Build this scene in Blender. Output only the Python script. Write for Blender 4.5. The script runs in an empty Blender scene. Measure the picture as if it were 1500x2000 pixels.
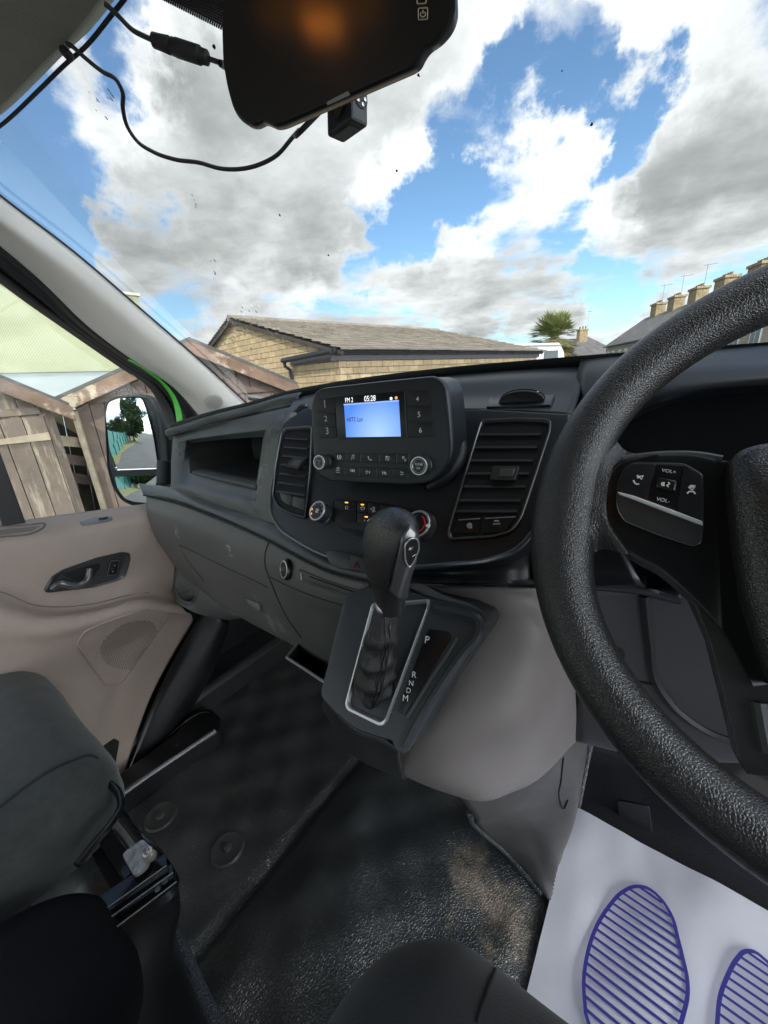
import bpy, bmesh, math, random
from mathutils import Vector, Matrix
from mathutils.bvhtree import BVHTree
random.seed(7)
SC = bpy.context.scene
COL = SC.collection
rad = math.radians
# ------------------------------------------------------------------ camera
# Working frame: X right across the van, Y towards the bonnet, Z up, measured from the eye; EYE is its height over the ground.
EYE = 1.62
FPX, PITCH, ROLL, YAW = 755.0, rad(19.0), rad(3.43), rad(37.0)
cam = bpy.data.objects.new('camera', bpy.data.cameras.new('camera')); COL.objects.link(cam)
cam.data.sensor_fit = 'VERTICAL'; cam.data.sensor_height = 36.0; cam.data.lens = FPX / 2000.0 * 36.0
cam.data.clip_start = 0.02; cam.data.clip_end = 3000
SC.camera = cam
def ray(x, y):
    a, b = x - 750.0, y - 1000.0
    U = a * math.cos(ROLL) - b * math.sin(ROLL); V = a * math.sin(ROLL) + b * math.cos(ROLL)
    yc = FPX * math.cos(PITCH) - V * math.sin(PITCH); z = -FPX * math.sin(PITCH) - V * math.cos(PITCH)
    return Vector((U * math.cos(YAW) - yc * math.sin(YAW), U * math.sin(YAW) + yc * math.cos(YAW), z)).normalized()
_f = ray(750, 1000); _r = (ray(1250, 1000) / ray(1250, 1000).dot(_f) - _f).normalized(); _u = _r.cross(_f)
M = Matrix((_r, _u, -_f)).transposed().to_4x4(); M.translation = (0, 0, EYE); cam.matrix_world = M
# ------------------------------------------------------------------ sun, sky, exposure
SUN_AZ, SUN_EL = rad(154), rad(46)       # clockwise from the bonnet direction
SC.view_settings.view_transform = 'Standard'; SC.view_settings.look = 'None'
SC.view_settings.exposure = 1.08; SC.view_settings.gamma = 1.0
sl = bpy.data.lights.new('sun', 'SUN'); sl.energy = 2.1; sl.angle = rad(0.6); sl.color = (1, .95, .87)
so = bpy.data.objects.new('sun', sl); COL.objects.link(so); so.location = (20, -20, 40)
sd = Vector((math.sin(SUN_AZ) * math.cos(SUN_EL), math.cos(SUN_AZ) * math.cos(SUN_EL), math.sin(SUN_EL)))
so.rotation_euler = sd.to_track_quat('Z', 'Y').to_euler()

def build_world():
    w = bpy.data.worlds.new('World'); SC.world = w; w.use_nodes = True
    nt = w.node_tree; nt.nodes.clear(); N = nt.nodes.new; L = nt.links.new
    out = N('ShaderNodeOutputWorld'); tc = N('ShaderNodeTexCoord')
    sky = N('ShaderNodeTexSky'); sky.sky_type = 'NISHITA'; sky.sun_disc = False
    sky.sun_elevation = SUN_EL; sky.sun_rotation = SUN_AZ; sky.air_density = 1.0; sky.dust_density = .6; sky.ozone_density = 1.5
    def math_(op, a, b=None, c=None, clamp=False):
        n = N('ShaderNodeMath'); n.operation = op; n.use_clamp = clamp
        for i, v in enumerate((a, b, c)):
            if v is None: continue
            if isinstance(v, (int, float)): n.inputs[i].default_value = v
            else: L(v, n.inputs[i])
        return n.outputs[0]
    wn = N('ShaderNodeTexNoise'); wn.inputs['Scale'].default_value = 5.0; wn.inputs['Detail'].default_value = 9; wn.inputs['Roughness'].default_value = .62; L(tc.outputs['Generated'], wn.inputs['Vector'])
    w1 = N('ShaderNodeVectorMath'); w1.operation = 'SUBTRACT'; L(wn.outputs['Color'], w1.inputs[0]); w1.inputs[1].default_value = (.5, .5, .5)
    w2 = N('ShaderNodeVectorMath'); w2.operation = 'MULTIPLY_ADD'; L(w1.outputs[0], w2.inputs[0]); w2.inputs[1].default_value = (.42, .42, .30); L(tc.outputs['Generated'], w2.inputs[2])
    w3 = N('ShaderNodeVectorMath'); w3.operation = 'NORMALIZE'; L(w2.outputs[0], w3.inputs[0])
    def blob(x, y, deg):
        d = ray(x, y); n = N('ShaderNodeVectorMath'); n.operation = 'DOT_PRODUCT'
        L(w3.outputs[0], n.inputs[0]); n.inputs[1].default_value = d
        m = N('ShaderNodeMapRange'); m.interpolation_type = 'SMOOTHSTEP'
        m.inputs['From Min'].default_value = math.cos(rad(deg)); m.inputs['From Max'].default_value = 1.0
        L(n.outputs['Value'], m.inputs['Value']); return m.outputs[0]
    def total(lst):
        t = None
        for x, y, deg, wt in lst:
            v = math_('MULTIPLY', blob(x, y, deg), wt)
            t = v if t is None else math_('ADD', t, v)
        return t
    sep = N('ShaderNodeSeparateXYZ'); L(tc.outputs['Generated'], sep.inputs[0])
    zz = math_('ADD', math_('MAXIMUM', sep.outputs[2], 0.0), 0.16)
    cmb = N('ShaderNodeCombineXYZ'); L(math_('DIVIDE', sep.outputs[0], zz), cmb.inputs[0]); L(math_('DIVIDE', sep.outputs[1], zz), cmb.inputs[1])
    def noise(scale, detail, rough, off, dist=0.0):
        mp = N('ShaderNodeMapping'); mp.inputs['Location'].default_value = off; L(cmb.outputs[0], mp.inputs[0])
        n = N('ShaderNodeTexNoise'); n.inputs['Scale'].default_value = scale; n.inputs['Detail'].default_value = detail
        n.inputs['Roughness'].default_value = rough; n.inputs['Distortion'].default_value = dist
        L(mp.outputs[0], n.inputs['Vector']); return n.outputs[0]
    n1 = noise(1.25, 10, .56, (3.1, 1.7, .4), .25)
    # the layout of this afternoon's sky: cloud banks (+) and blue gaps (-)
    cover = total([(300, 400, 15, .14), (560, 300, 15, .15), (150, 150, 9, .14), (650, 440, 9, .10), (1400, 330, 13, .20), (880, 560, 9, .16), (1000, 30, 10, .22), (1010, 130, 6, .10), (1170, 70, 5, .14),
                   (1100, 540, 8, .14), (620, 560, 6, .14), (480, 570, 6, .12), (760, 610, 6, .14), (930, 610, 6, .12), (1330, 90, 10, .14), (780, 100, 12, .16), (1040, 330, 7, .16), (330, 20, 9, .18), (800, 350, 6, .12), (940, 320, 4, .1),
                   (40, 310, 10, -.40), (250, 130, 6, -.50), (860, 400, 5, -.28), (945, 230, 6, -.32), (1095, 100, 5, -.34), (1230, 225, 5, -.36), (1000, 210, 4, -.08), (840, 20, 3, -.08), (1140, 180, 3, -.12),
                   (760, 475, 5, -.28), (60, 440, 7, -.30), (1130, 430, 4, -.14), (340, 590, 4, -.12), (1180, 590, 6, -.30), (700, 545, 3, -.16), (1290, 590, 4, -.12), (1330, 450, 4, -.14)])
    nd = noise(4.2, 9, .6, (7.7, 3.3, 2.0), .4)
    dens = math_('ADD', math_('ADD', math_('MULTIPLY_ADD', math_('SUBTRACT', n1, .5), 1.35, .5), math_('MULTIPLY', math_('SUBTRACT', nd, .5), .52)), cover)
    a = N('ShaderNodeMapRange'); a.interpolation_type = 'SMOOTHSTEP'; a.inputs['From Min'].default_value = .36; a.inputs['From Max'].default_value = .64; L(dens, a.inputs['Value'])
    n2 = noise(2.0, 9, .55, (9.3, 4.2, 1.0), .3); n3 = noise(5.5, 6, .55, (1.3, 2.2, 5.0))
    greys = total([(310, 450, 13, .20), (560, 330, 12, .16), (1390, 380, 10, .28), (1040, 570, 8, .16), (650, 470, 8, .12), (860, 170, 8, .08), (170, 180, 6, .06), (430, 200, 7, .06),
                   (280, 225, 5, -.30), (140, 290, 4, -.22), (800, 350, 6, -.36), (1050, 330, 7, -.28), (1310, 60, 9, -.16), (340, 0, 7, -.34), (930, 460, 4, -.22), (590, 600, 4, -.22), (430, 600, 4, -.2), (120, 460, 4, -.25), (960, 30, 8, -.24), (1180, 400, 5, -.2), (880, 520, 4, -.1), (1420, 450, 5, -.16)])
    sh = math_('ADD', math_('ADD', math_('MULTIPLY', dens, .70), math_('MULTIPLY', n2, .70)), math_('ADD', greys, math_('MULTIPLY', n3, .42)))
    g = N('ShaderNodeMapRange'); g.interpolation_type = 'SMOOTHSTEP'; g.inputs['From Min'].default_value = .52; g.inputs['From Max'].default_value = 1.62; L(sh, g.inputs['Value'])
    cc = N('ShaderNodeMixRGB'); L(g.outputs[0], cc.inputs[0]); cc.inputs[1].default_value = (.62, .63, .64, 1); cc.inputs[2].default_value = (.190, .200, .200, 1)
    # added bright lobe in the unseen sky to the right, lighting the cab
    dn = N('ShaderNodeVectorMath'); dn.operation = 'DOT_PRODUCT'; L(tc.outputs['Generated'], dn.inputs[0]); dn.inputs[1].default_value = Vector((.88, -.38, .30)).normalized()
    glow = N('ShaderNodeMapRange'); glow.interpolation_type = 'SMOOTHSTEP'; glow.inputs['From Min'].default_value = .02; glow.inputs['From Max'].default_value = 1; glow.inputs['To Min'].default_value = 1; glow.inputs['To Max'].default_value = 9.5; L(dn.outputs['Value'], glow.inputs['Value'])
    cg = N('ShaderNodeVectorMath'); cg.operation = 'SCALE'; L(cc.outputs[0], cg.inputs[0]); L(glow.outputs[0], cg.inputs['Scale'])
    tn = N('ShaderNodeVectorMath'); tn.operation = 'MULTIPLY'; L(sky.outputs[0], tn.inputs[0]); tn.inputs[1].default_value = (.80, .98, 1.05)
    b1 = N('ShaderNodeBackground'); L(tn.outputs[0], b1.inputs[0]); b1.inputs[1].default_value = .088
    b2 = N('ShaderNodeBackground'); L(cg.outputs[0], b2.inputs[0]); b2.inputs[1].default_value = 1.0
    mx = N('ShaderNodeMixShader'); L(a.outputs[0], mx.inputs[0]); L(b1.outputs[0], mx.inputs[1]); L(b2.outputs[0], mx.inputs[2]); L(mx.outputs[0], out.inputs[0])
build_world()

# ------------------------------------------------------------------ pixel -> place on a real surface
def pY(x, y, Y): r = ray(x, y); return r * (Y / r.y)
def pX(x, y, X): r = ray(x, y); return r * (X / r.x)
def pZ(x, y, Z): r = ray(x, y); return r * (Z / r.z)
class Plane:
    def __init__(s, p, n): s.p = Vector(p); s.n = Vector(n).normalized()
    def at(s, x, y, off=0.0):
        r = ray(x, y); return r * ((s.p + s.n * off).dot(s.n) / r.dot(s.n))
    def up(s): return Plane(s.p, s.n)
def WS(x, y, off=0.0):                      # the curved windscreen (off = metres inside it)
    r = ray(x, y); k = 1.0
    for i in range(60):
        t = .88 - .32 * (r.x * k + .25) ** 2 - off * 1.41
        k = .5 * k + .5 * t / (r.y + r.z)
    return r * k
# ------------------------------------------------------------------ materials
MATS = {}
def mat(name, col, rough=.5, metal=0.0, bump=None, spec=.5, coat=0.0, spots=None, emit=None, mottled=0.0, mscale=6.0, sheen=0.0):
    """bump = (kind, scale, strength, distance); spots = [(colour, noise scale, lo, hi, amount, stretch, centre, radius)]"""
    if name in MATS: return MATS[name]
    m = bpy.data.materials.new(name); m.use_nodes = True; nt = m.node_tree; N = nt.nodes.new; L = nt.links.new
    b = nt.nodes['Principled BSDF']; b.inputs['Roughness'].default_value = rough; b.inputs['Metallic'].default_value = metal
    b.inputs['Specular IOR Level'].default_value = spec; b.inputs['Coat Weight'].default_value = coat; b.inputs['Coat Roughness'].default_value = .1
    b.inputs['Sheen Weight'].default_value = sheen
    tc = N('ShaderNodeTexCoord'); co = tc.outputs['Object']
    base = N('ShaderNodeRGB'); base.outputs[0].default_value = (*col, 1); cur = base.outputs[0]
    if mottled:
        n = N('ShaderNodeTexNoise'); n.inputs['Scale'].default_value = mscale; n.inputs['Detail'].default_value = 8; n.inputs['Roughness'].default_value = .65; L(co, n.inputs['Vector'])
        r = N('ShaderNodeMapRange'); r.inputs['From Min'].default_value = .3; r.inputs['From Max'].default_value = .7; r.inputs['To Min'].default_value = 1 - mottled; r.inputs['To Max'].default_value = 1 + mottled; L(n.outputs[0], r.inputs['Value'])
        v = N('ShaderNodeVectorMath'); v.operation = 'SCALE'; L(cur, v.inputs[0]); L(r.outputs[0], v.inputs['Scale']); cur = v.outputs[0]
    rcur = None
    for sp in (spots or []):
        colr, sc, lo, hi, amt, stretch, cen, rr = sp
        mp = N('ShaderNodeMapping'); mp.inputs['Scale'].default_value = stretch; L(co, mp.inputs[0])
        n = N('ShaderNodeTexNoise'); n.inputs['Scale'].default_value = sc; n.inputs['Detail'].default_value = 8; n.inputs['Roughness'].default_value = .7; L(mp.outputs[0], n.inputs['Vector'])
        val = n.outputs[0]
        if cen is not None:
            d = N('ShaderNodeVectorMath'); d.operation = 'DISTANCE'; L(co, d.inputs[0]); d.inputs[1].default_value = (cen[0], cen[1], cen[2] + EYE)
            q = N('ShaderNodeMapRange'); q.interpolation_type = 'SMOOTHSTEP'; q.inputs['From Min'].default_value = 0; q.inputs['From Max'].default_value = rr; q.inputs['To Min'].default_value = .16; q.inputs['To Max'].default_value = -.4; L(d.outputs['Value'], q.inputs['Value'])
            s = N('ShaderNodeMath'); s.operation = 'ADD'; L(val, s.inputs[0]); L(q.outputs[0], s.inputs[1]); val = s.outputs[0]
        r = N('ShaderNodeMapRange'); r.interpolation_type = 'SMOOTHSTEP'; r.inputs['From Min'].default_value = lo; r.inputs['From Max'].default_value = hi; r.inputs['To Max'].default_value = amt; L(val, r.inputs['Value'])
        mx = N('ShaderNodeMixRGB'); L(r.outputs[0], mx.inputs[0]); L(cur, mx.inputs[1]); mx.inputs[2].default_value = (*colr, 1); cur = mx.outputs[0]
    L(cur, b.inputs['Base Color'])
    if bump:
        kind, sc, st, di = bump
        if kind == 'noise':
            n = N('ShaderNodeTexNoise'); n.inputs['Scale'].default_value = sc; n.inputs['Detail'].default_value = 4; L(co, n.inputs['Vector']); h = n.outputs[0]
        elif kind == 'cell':
            n0 = N('ShaderNodeTexNoise'); n0.inputs['Scale'].default_value = sc * .4; n0.inputs['Detail'].default_value = 2; L(co, n0.inputs['Vector'])
            ad = N('ShaderNodeVectorMath'); ad.operation = 'MULTIPLY_ADD'; L(n0.outputs['Color'], ad.inputs[0]); ad.inputs[1].default_value = (1.2 / sc,) * 3; L(co, ad.inputs[2])
            n = N('ShaderNodeTexVoronoi'); n.feature = 'SMOOTH_F1'; n.inputs['Scale'].default_value = sc; n.inputs['Smoothness'].default_value = .35; L(ad.outputs[0], n.inputs['Vector'])
            inv = N('ShaderNodeMath'); inv.operation = 'SUBTRACT'; inv.inputs[0].default_value = 1; L(n.outputs['Distance'], inv.inputs[1]); h = inv.outputs[0]
        elif kind == 'pebble':
            n0 = N('ShaderNodeTexNoise'); n0.inputs['Scale'].default_value = sc * .25; n0.inputs['Detail'].default_value = 2; L(co, n0.inputs['Vector'])
            ad = N('ShaderNodeVectorMath'); ad.operation = 'MULTIPLY_ADD'; L(n0.outputs['Color'], ad.inputs[0]); ad.inputs[1].default_value = (.5 / sc,) * 3; L(co, ad.inputs[2])
            n = N('ShaderNodeTexVoronoi'); n.feature = 'DISTANCE_TO_EDGE'; n.inputs['Scale'].default_value = sc; L(ad.outputs[0], n.inputs['Vector'])
            q = N('ShaderNodeMapRange'); q.interpolation_type = 'SMOOTHSTEP'; q.inputs['From Min'].default_value = 0; q.inputs['From Max'].default_value = .28; L(n.outputs['Distance'], q.inputs['Value']); h = q.outputs[0]
        elif kind == 'weave':
            n = N('ShaderNodeTexWave'); n.inputs['Scale'].default_value = sc; n.inputs['Distortion'].default_value = 1.5; n.inputs['Detail'].default_value = 3; L(co, n.inputs['Vector'])
            n2 = N('ShaderNodeTexNoise'); n2.inputs['Scale'].default_value = sc * 4; L(co, n2.inputs['Vector'])
            a = N('ShaderNodeMath'); a.operation = 'ADD'; L(n.outputs['Fac'], a.inputs[0]); L(n2.outputs[0], a.inputs[1]); h = a.outputs[0]
        elif kind == 'ribs':
            mp = N('ShaderNodeMapping'); mp.inputs['Rotation'].default_value = (0, 0, 0); L(co, mp.inputs[0])
            n = N('ShaderNodeTexWave'); n.bands_direction = 'Y'; n.inputs['Scale'].default_value = sc; L(mp.outputs[0], n.inputs['Vector']); h = n.outputs['Fac']
        bp = N('ShaderNodeBump'); bp.inputs['Strength'].default_value = st; bp.inputs['Distance'].default_value = di; L(h, bp.inputs['Height']); L(bp.outputs[0], b.inputs['Normal'])
    if emit:
        b.inputs['Emission Color'].default_value = (*emit[0], 1); b.inputs['Emission Strength'].default_value = emit[1]
    MATS[name] = m; return m
def brick_mat(name, c1, c2, mortar, w, h, msize=.012, bumpd=.02, rough=.9):
    m = bpy.data.materials.new(name); m.use_nodes = True; nt = m.node_tree; N = nt.nodes.new; L = nt.links.new; b = nt.nodes['Principled BSDF']
    b.inputs['Roughness'].default_value = rough
    uv = N('ShaderNodeTexCoord'); br = N('ShaderNodeTexBrick'); L(uv.outputs['UV'], br.inputs['Vector'])
    br.inputs['Color1'].default_value = (*c1, 1); br.inputs['Color2'].default_value = (*c2, 1); br.inputs['Mortar'].default_value = (*mortar, 1)
    br.inputs['Scale'].default_value = 1; br.inputs['Brick Width'].default_value = w; br.inputs['Row Height'].default_value = h; br.inputs['Mortar Size'].default_value = msize; br.inputs['Mortar Smooth'].default_value = .3; br.inputs['Bias'].default_value = -.1
    n = N('ShaderNodeTexNoise'); n.inputs['Scale'].default_value = 5; n.inputs['Detail'].default_value = 10; n.inputs['Roughness'].default_value = .7; L(uv.outputs['UV'], n.inputs['Vector'])
    r = N('ShaderNodeMapRange'); r.inputs['From Min'].default_value = .3; r.inputs['From Max'].default_value = .7; r.inputs['To Min'].default_value = .72; r.inputs['To Max'].default_value = 1.2; L(n.outputs[0], r.inputs['Value'])
    v = N('ShaderNodeVectorMath'); v.operation = 'SCALE'; L(br.outputs['Color'], v.inputs[0]); L(r.outputs[0], v.inputs['Scale']); L(v.outputs[0], b.inputs['Base Color'])
    a = N('ShaderNodeMath'); a.operation = 'MULTIPLY_ADD'; L(br.outputs['Fac'], a.inputs[0]); a.inputs[1].default_value = -1.2; L(n.outputs[0], a.inputs[2])
    bp = N('ShaderNodeBump'); bp.inputs['Strength'].default_value = .8; bp.inputs['Distance'].default_value = bumpd; L(a.outputs[0], bp.inputs['Height']); L(bp.outputs[0], b.inputs['Normal'])
    return m
def glass_mat(name, tint, gloss):
    m = bpy.data.materials.new(name); m.use_nodes = True; nt = m.node_tree; nt.nodes.clear(); N = nt.nodes.new; L = nt.links.new
    o = N('ShaderNodeOutputMaterial'); t = N('ShaderNodeBsdfTransparent'); t.inputs[0].default_value = (*tint, 1); g = N('ShaderNodeBsdfGlossy'); g.inputs['Roughness'].default_value = .02; g.inputs[0].default_value = (.9, .95, 1, 1)
    f = N('ShaderNodeFresnel'); f.inputs[0].default_value = 1.45; k = N('ShaderNodeMath'); k.operation = 'MULTIPLY'; L(f.outputs[0], k.inputs[0]); k.inputs[1].default_value = gloss
    x = N('ShaderNodeMixShader'); L(k.outputs[0], x.inputs[0]); L(t.outputs[0], x.inputs[1]); L(g.outputs[0], x.inputs[2]); L(x.outputs[0], o.inputs[0]); return m

BLACK = mat('black_dash_plastic', (.013, .0155, .018), .38, bump=('noise', 900, .25, .0006), spec=.45)
BLACKS = mat('black_smooth_plastic', (.007, .0078, .009), .30, spec=.5)
GLOSS = mat('gloss_black', (.006, .006, .007), .28, spec=.5)
BTN = mat('button_black', (.010, .011, .012), .40, spec=.4)
SLATE = mat('worn_slate_plastic', (.070, .077, .077), .46, bump=('noise', 420, .5, .001), mottled=.18, mscale=14,
            spots=[((.012, .012, .012), 70, .60, .66, .9, (1, 1, 1), (-.60, .47, -.07), .13), ((.30, .30, .29), 60, .60, .68, .6, (1, 1, 1), (-.62, .44, -.17), .13), ((.012, .012, .012), 80, .60, .66, .9, (1, 1, 1), (-1.04, .50, -.13), .12)])
GREY = mat('grey_lower_plastic', (.100, .098, .092), .46, bump=('noise', 480, .5, .0009), mottled=.12, mscale=8,
           spots=[((.42, .40, .37), 34, .62, .70, .30, (1.6, 1, .7), (-.60, .39, -.44), .20), ((.42, .40, .38), 70, .62, .67, .7, (.6, 1, 1.6), (-.66, .375, -.30), .06), ((.42, .40, .38), 80, .63, .67, .7, (1, 1, 1), (-.93, .395, -.32), .06)])
TAUPE = mat('taupe_door_plastic', (.335, .277, .236), .55, bump=('noise', 420, .8, .0012), mottled=.08, mscale=5,
            spots=[((.42, .38, .35), 30, .70, .78, .35, (1, 1, 1), None, 0)])
TAUPED = mat('taupe_speaker_mesh', (.15, .128, .115), .6)
CONS = mat('grey_console_plastic', (.215, .193, .187), .50, bump=('noise', 520, .4, .0008), mottled=.06, mscale=6)
PILLAR = mat('pale_pillar_trim', (.66, .63, .58), .6, bump=('noise', 300, .25, .0008), mottled=.05)
LINER = mat('headlining_cloth', (.34, .33, .275), .95, bump=('noise', 700, .8, .0015), spec=.1, mottled=.08, mscale=20)
SEAL = mat('black_rubber_seal', (.014, .014, .014), .5)
GREEN = mat('green_body_paint', (.05, .42, .03), .25, coat=.6)
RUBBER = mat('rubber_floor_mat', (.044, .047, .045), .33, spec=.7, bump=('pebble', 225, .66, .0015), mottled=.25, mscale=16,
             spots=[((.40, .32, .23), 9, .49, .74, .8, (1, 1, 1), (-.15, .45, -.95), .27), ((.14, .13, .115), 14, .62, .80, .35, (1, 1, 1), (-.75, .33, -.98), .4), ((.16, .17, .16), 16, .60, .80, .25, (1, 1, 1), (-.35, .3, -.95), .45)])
SCUFF = mat('scuffed_trim', (.085, .080, .078), .5, mottled=.3, mscale=12, spots=[((.42, .37, .32), 16, .56, .75, .7, (1, 1, 1), (-.16, .60, -.72), .16)])
DARKTRIM = mat('dark_step_trim', (.010, .010, .011), .33, spots=[((.25, .2, .17), 22, .66, .74, .5, (1, 1, 1), None, 0)], mottled=.3, mscale=12)
FABRIC = mat('charcoal_seat_fabric', (.036, .040, .039), .9, bump=('noise', 620, .7, .0012), spec=.2, mottled=.22, mscale=45, sheen=.25)
FABRICD = mat('black_seat_fabric', (.011, .011, .013), .95, bump=('noise', 900, .7, .001), spec=.15)
LEATHER = mat('grained_black_leather', (.019, .018, .0175), .38, spec=.85, bump=('pebble', 520, .33, .0010), mottled=.12, mscale=30)
LEATHERF = mat('fine_black_leather', (.022, .021, .021), .30, spec=.8, bump=('pebble', 560, .30, .0008))
GAITER = mat('soft_gaiter_leather', (.016, .0155, .0155), .42, spec=.6, bump=('pebble', 700, .5, .0006))
CHROME = mat('satin_chrome', (.60, .60, .60), .32, metal=.75)
SATIN = mat('satin_grey_metal', (.22, .22, .22), .35, metal=.9)
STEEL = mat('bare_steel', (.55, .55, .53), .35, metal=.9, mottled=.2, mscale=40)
BRUSHED = mat('grey_anodised', (.075, .075, .077), .38, metal=.6)
WHITE = mat('white_marking', (.8, .8, .8), .5)
DIM = mat('grey_marking', (.30, .30, .31), .5)
RED = mat('red_marking', (.65, .02, .03), .4)
DRED = mat('dark_red_marking', (.22, .02, .03), .4)
AMBER = mat('amber_indicator', (.9, .35, .05), .4, emit=((1, .42, .08), .8))
PAPER = mat('white_paper', (.86, .84, .88), .7, bump=('noise', 13, .35, .006), spots=[((.50, .46, .42), 26, .68, .76, .5, (1, 1, 1), None, 0)], mottled=.025, mscale=12)
INK = mat('blue_ink', (.06, .055, .36), .6)
DARKHOLE = mat('dark_recess', (.006, .006, .006), .8)
FOIL = mat('crumpled_grey_sheet', (.62, .64, .62), .5, bump=('noise', 26, 1.0, .012), mottled=.3, mscale=20)

# ------------------------------------------------------------------ mesh builder
def spl(P, n):
    P = [Vector(p) for p in P]
    if len(P) == 1: return [P[0]] * n
    d = [0.0]
    for i in range(1, len(P)): d.append(d[-1] + max((P[i] - P[i - 1]).length, 1e-6))
    out = []
    for k in range(n):
        t = d[-1] * k / (n - 1); i = 0
        while i < len(P) - 2 and t > d[i + 1]: i += 1
        h = d[i + 1] - d[i]; u = (t - d[i]) / h
        def tan(j):
            if j == 0: return (P[1] - P[0]) / (d[1] - d[0])
            if j == len(P) - 1: return (P[-1] - P[-2]) / (d[-1] - d[-2])
            a = (P[j] - P[j - 1]) / (d[j] - d[j - 1]); b = (P[j + 1] - P[j]) / (d[j + 1] - d[j])
            w = (d[j + 1] - d[j]) / (d[j + 1] - d[j - 1]); return a * w + b * (1 - w)
        m0, m1 = tan(i) * h, tan(i + 1) * h
        out.append(P[i] * (2 * u ** 3 - 3 * u ** 2 + 1) + m0 * (u ** 3 - 2 * u ** 2 + u) + P[i + 1] * (-2 * u ** 3 + 3 * u ** 2) + m1 * (u ** 3 - u ** 2))
    return out
def lin(P, n):
    P = [Vector(p) for p in P]; d = [0.0]
    for i in range(1, len(P)): d.append(d[-1] + (P[i] - P[i - 1]).length)
    out = []
    for k in range(n):
        t = d[-1] * k / (n - 1); i = 0
        while i < len(P) - 2 and t > d[i + 1]: i += 1
        h = max(d[i + 1] - d[i], 1e-9); out.append(P[i].lerp(P[i + 1], (t - d[i]) / h))
    return out
def roundpoly(P, r, k=5):
    P = [Vector(p) for p in P]; out = []; n = len(P)
    for i in range(n):
        a, b, c = P[i - 1], P[i], P[(i + 1) % n]; rr = r[i] if isinstance(r, (list, tuple)) else r
        u, v = a - b, c - b; q = min(rr, u.length * .48, v.length * .48)
        if q < 1e-6: out.append(b); continue
        s, e = b + u.normalized() * q, b + v.normalized() * q
        for j in range(k + 1):
            t = j / k; out.append(s * (1 - t) ** 2 + b * 2 * t * (1 - t) + e * t * t)
    return out
FONT = {}
class B:
    def __init__(s): s.v = []; s.f = []; s.m = []; s.mats = []; s.uv = {}
    def mi(s, m):
        if m not in s.mats: s.mats.append(m)
        return s.mats.index(m)
    def add(s, vs, fs, m):
        o = len(s.v); s.v += [Vector(q) for q in vs]; k = s.mi(m)
        for f in fs: s.f.append([o + i for i in f]); s.m.append(k)
        return s
    def grid(s, rows, m, closed=False):
        nu = len(rows[0]); vs = [p for r in rows for p in r]; fs = []
        for j in range(len(rows) - 1):
            for i in range(nu - (0 if closed else 1)):
                i2 = (i + 1) % nu; fs.append((j * nu + i, j * nu + i2, (j + 1) * nu + i2, (j + 1) * nu + i))
        return s.add(vs, fs, m)
    def patch(s, rows, m, nu=40, nv=24, smooth=True):
        R = [spl(r, nu) for r in rows]
        C = [(spl if smooth else lin)([r[i] for r in R], nv) for i in range(nu)]
        return s.grid([[C[i][j] for i in range(nu)] for j in range(nv)], m)
    def loops(s, L, m, cap0=False, cap1=False):
        n = len(L[0]); s.grid(L, m, closed=True)
        if cap0: s.add(L[0], [tuple(range(n))], m)
        if cap1: s.add(L[-1], [tuple(range(n))], m)
        return s
    def prism(s, P, vec, m, mside=None):
        P = [Vector(p) for p in P]; Q = [p + Vector(vec) for p in P]; n = len(P)
        s.add(P, [tuple(range(n))], m); s.add(Q, [tuple(reversed(range(n)))], mside or m)
        s.add(P + Q, [(i, n + i, n + (i + 1) % n, (i + 1) % n) for i in range(n)], mside or m); return s
    def pad(s, P, n, h, m, bev=.3, inset=.001):
        """raised key: outline P on a surface with normal n, height h, top slightly inset and rounded"""
        P = [Vector(p) for p in P]; c = sum(P, Vector()) / len(P); n = Vector(n)
        def ins(d):
            return [p + (c - p).normalized() * min(d, (c - p).length * .6) for p in P]
        A = [p - n * .002 for p in P]; Bq = [p + n * h * (1 - bev) for p in P]; C = [p + n * h * .93 for p in ins(inset * .5)]; D = [p + n * h for p in ins(inset * 1.4)]
        s.loops([A, Bq, C, D], m, cap1=True); return s
    def tube(s, P, r, m, seg=8, closed=False, caps=True):
        P = [Vector(p) for p in P]; n = len(P); rings = []; prev = None
        for i in range(n):
            a = P[i - 1] if (i > 0 or closed) else P[i]; b = P[(i + 1) % n] if (i < n - 1 or closed) else P[i]
            t = (b - a).normalized()
            if prev is None: nn = t.orthogonal().normalized()
            else: nn = (prev - t * prev.dot(t)); nn = nn.normalized() if nn.length > 1e-6 else t.orthogonal().normalized()
            prev = nn; bb = t.cross(nn); rr = r[i] if isinstance(r, (list, tuple)) else r
            rings.append([P[i] + (nn * math.cos(q) + bb * math.sin(q)) * rr for q in [2 * math.pi * k / seg for k in range(seg)]])
        if closed: rings.append(rings[0])
        s.loops(rings, m, cap0=caps and not closed, cap1=caps and not closed); return s
    def lathe(s, c, ax, prof, m, seg=32, flat=1.0, xdir=None, cap=True):
        """prof = [(radius, height, material or None)] along the axis"""
        c = Vector(c); ax = Vector(ax).normalized(); u = (Vector(xdir) - ax * Vector(xdir).dot(ax)).normalized() if xdir else ax.orthogonal().normalized(); w = ax.cross(u)
        R = [[c + ax * h + (u * math.cos(2 * math.pi * k / seg) + w * math.sin(2 * math.pi * k / seg) * flat) * r for k in range(seg)] for r, h in [(p[0], p[1]) for p in prof]]
        for i in range(len(R) - 1):
            mm = prof[i][2] if len(prof[i]) > 2 and prof[i][2] else m; s.grid([R[i], R[i + 1]], mm, closed=True)
        if cap:
            mm = prof[-1][2] if len(prof[-1]) > 2 and prof[-1][2] else m; s.add(R[-1], [tuple(range(seg))], mm)
        return s
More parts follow.
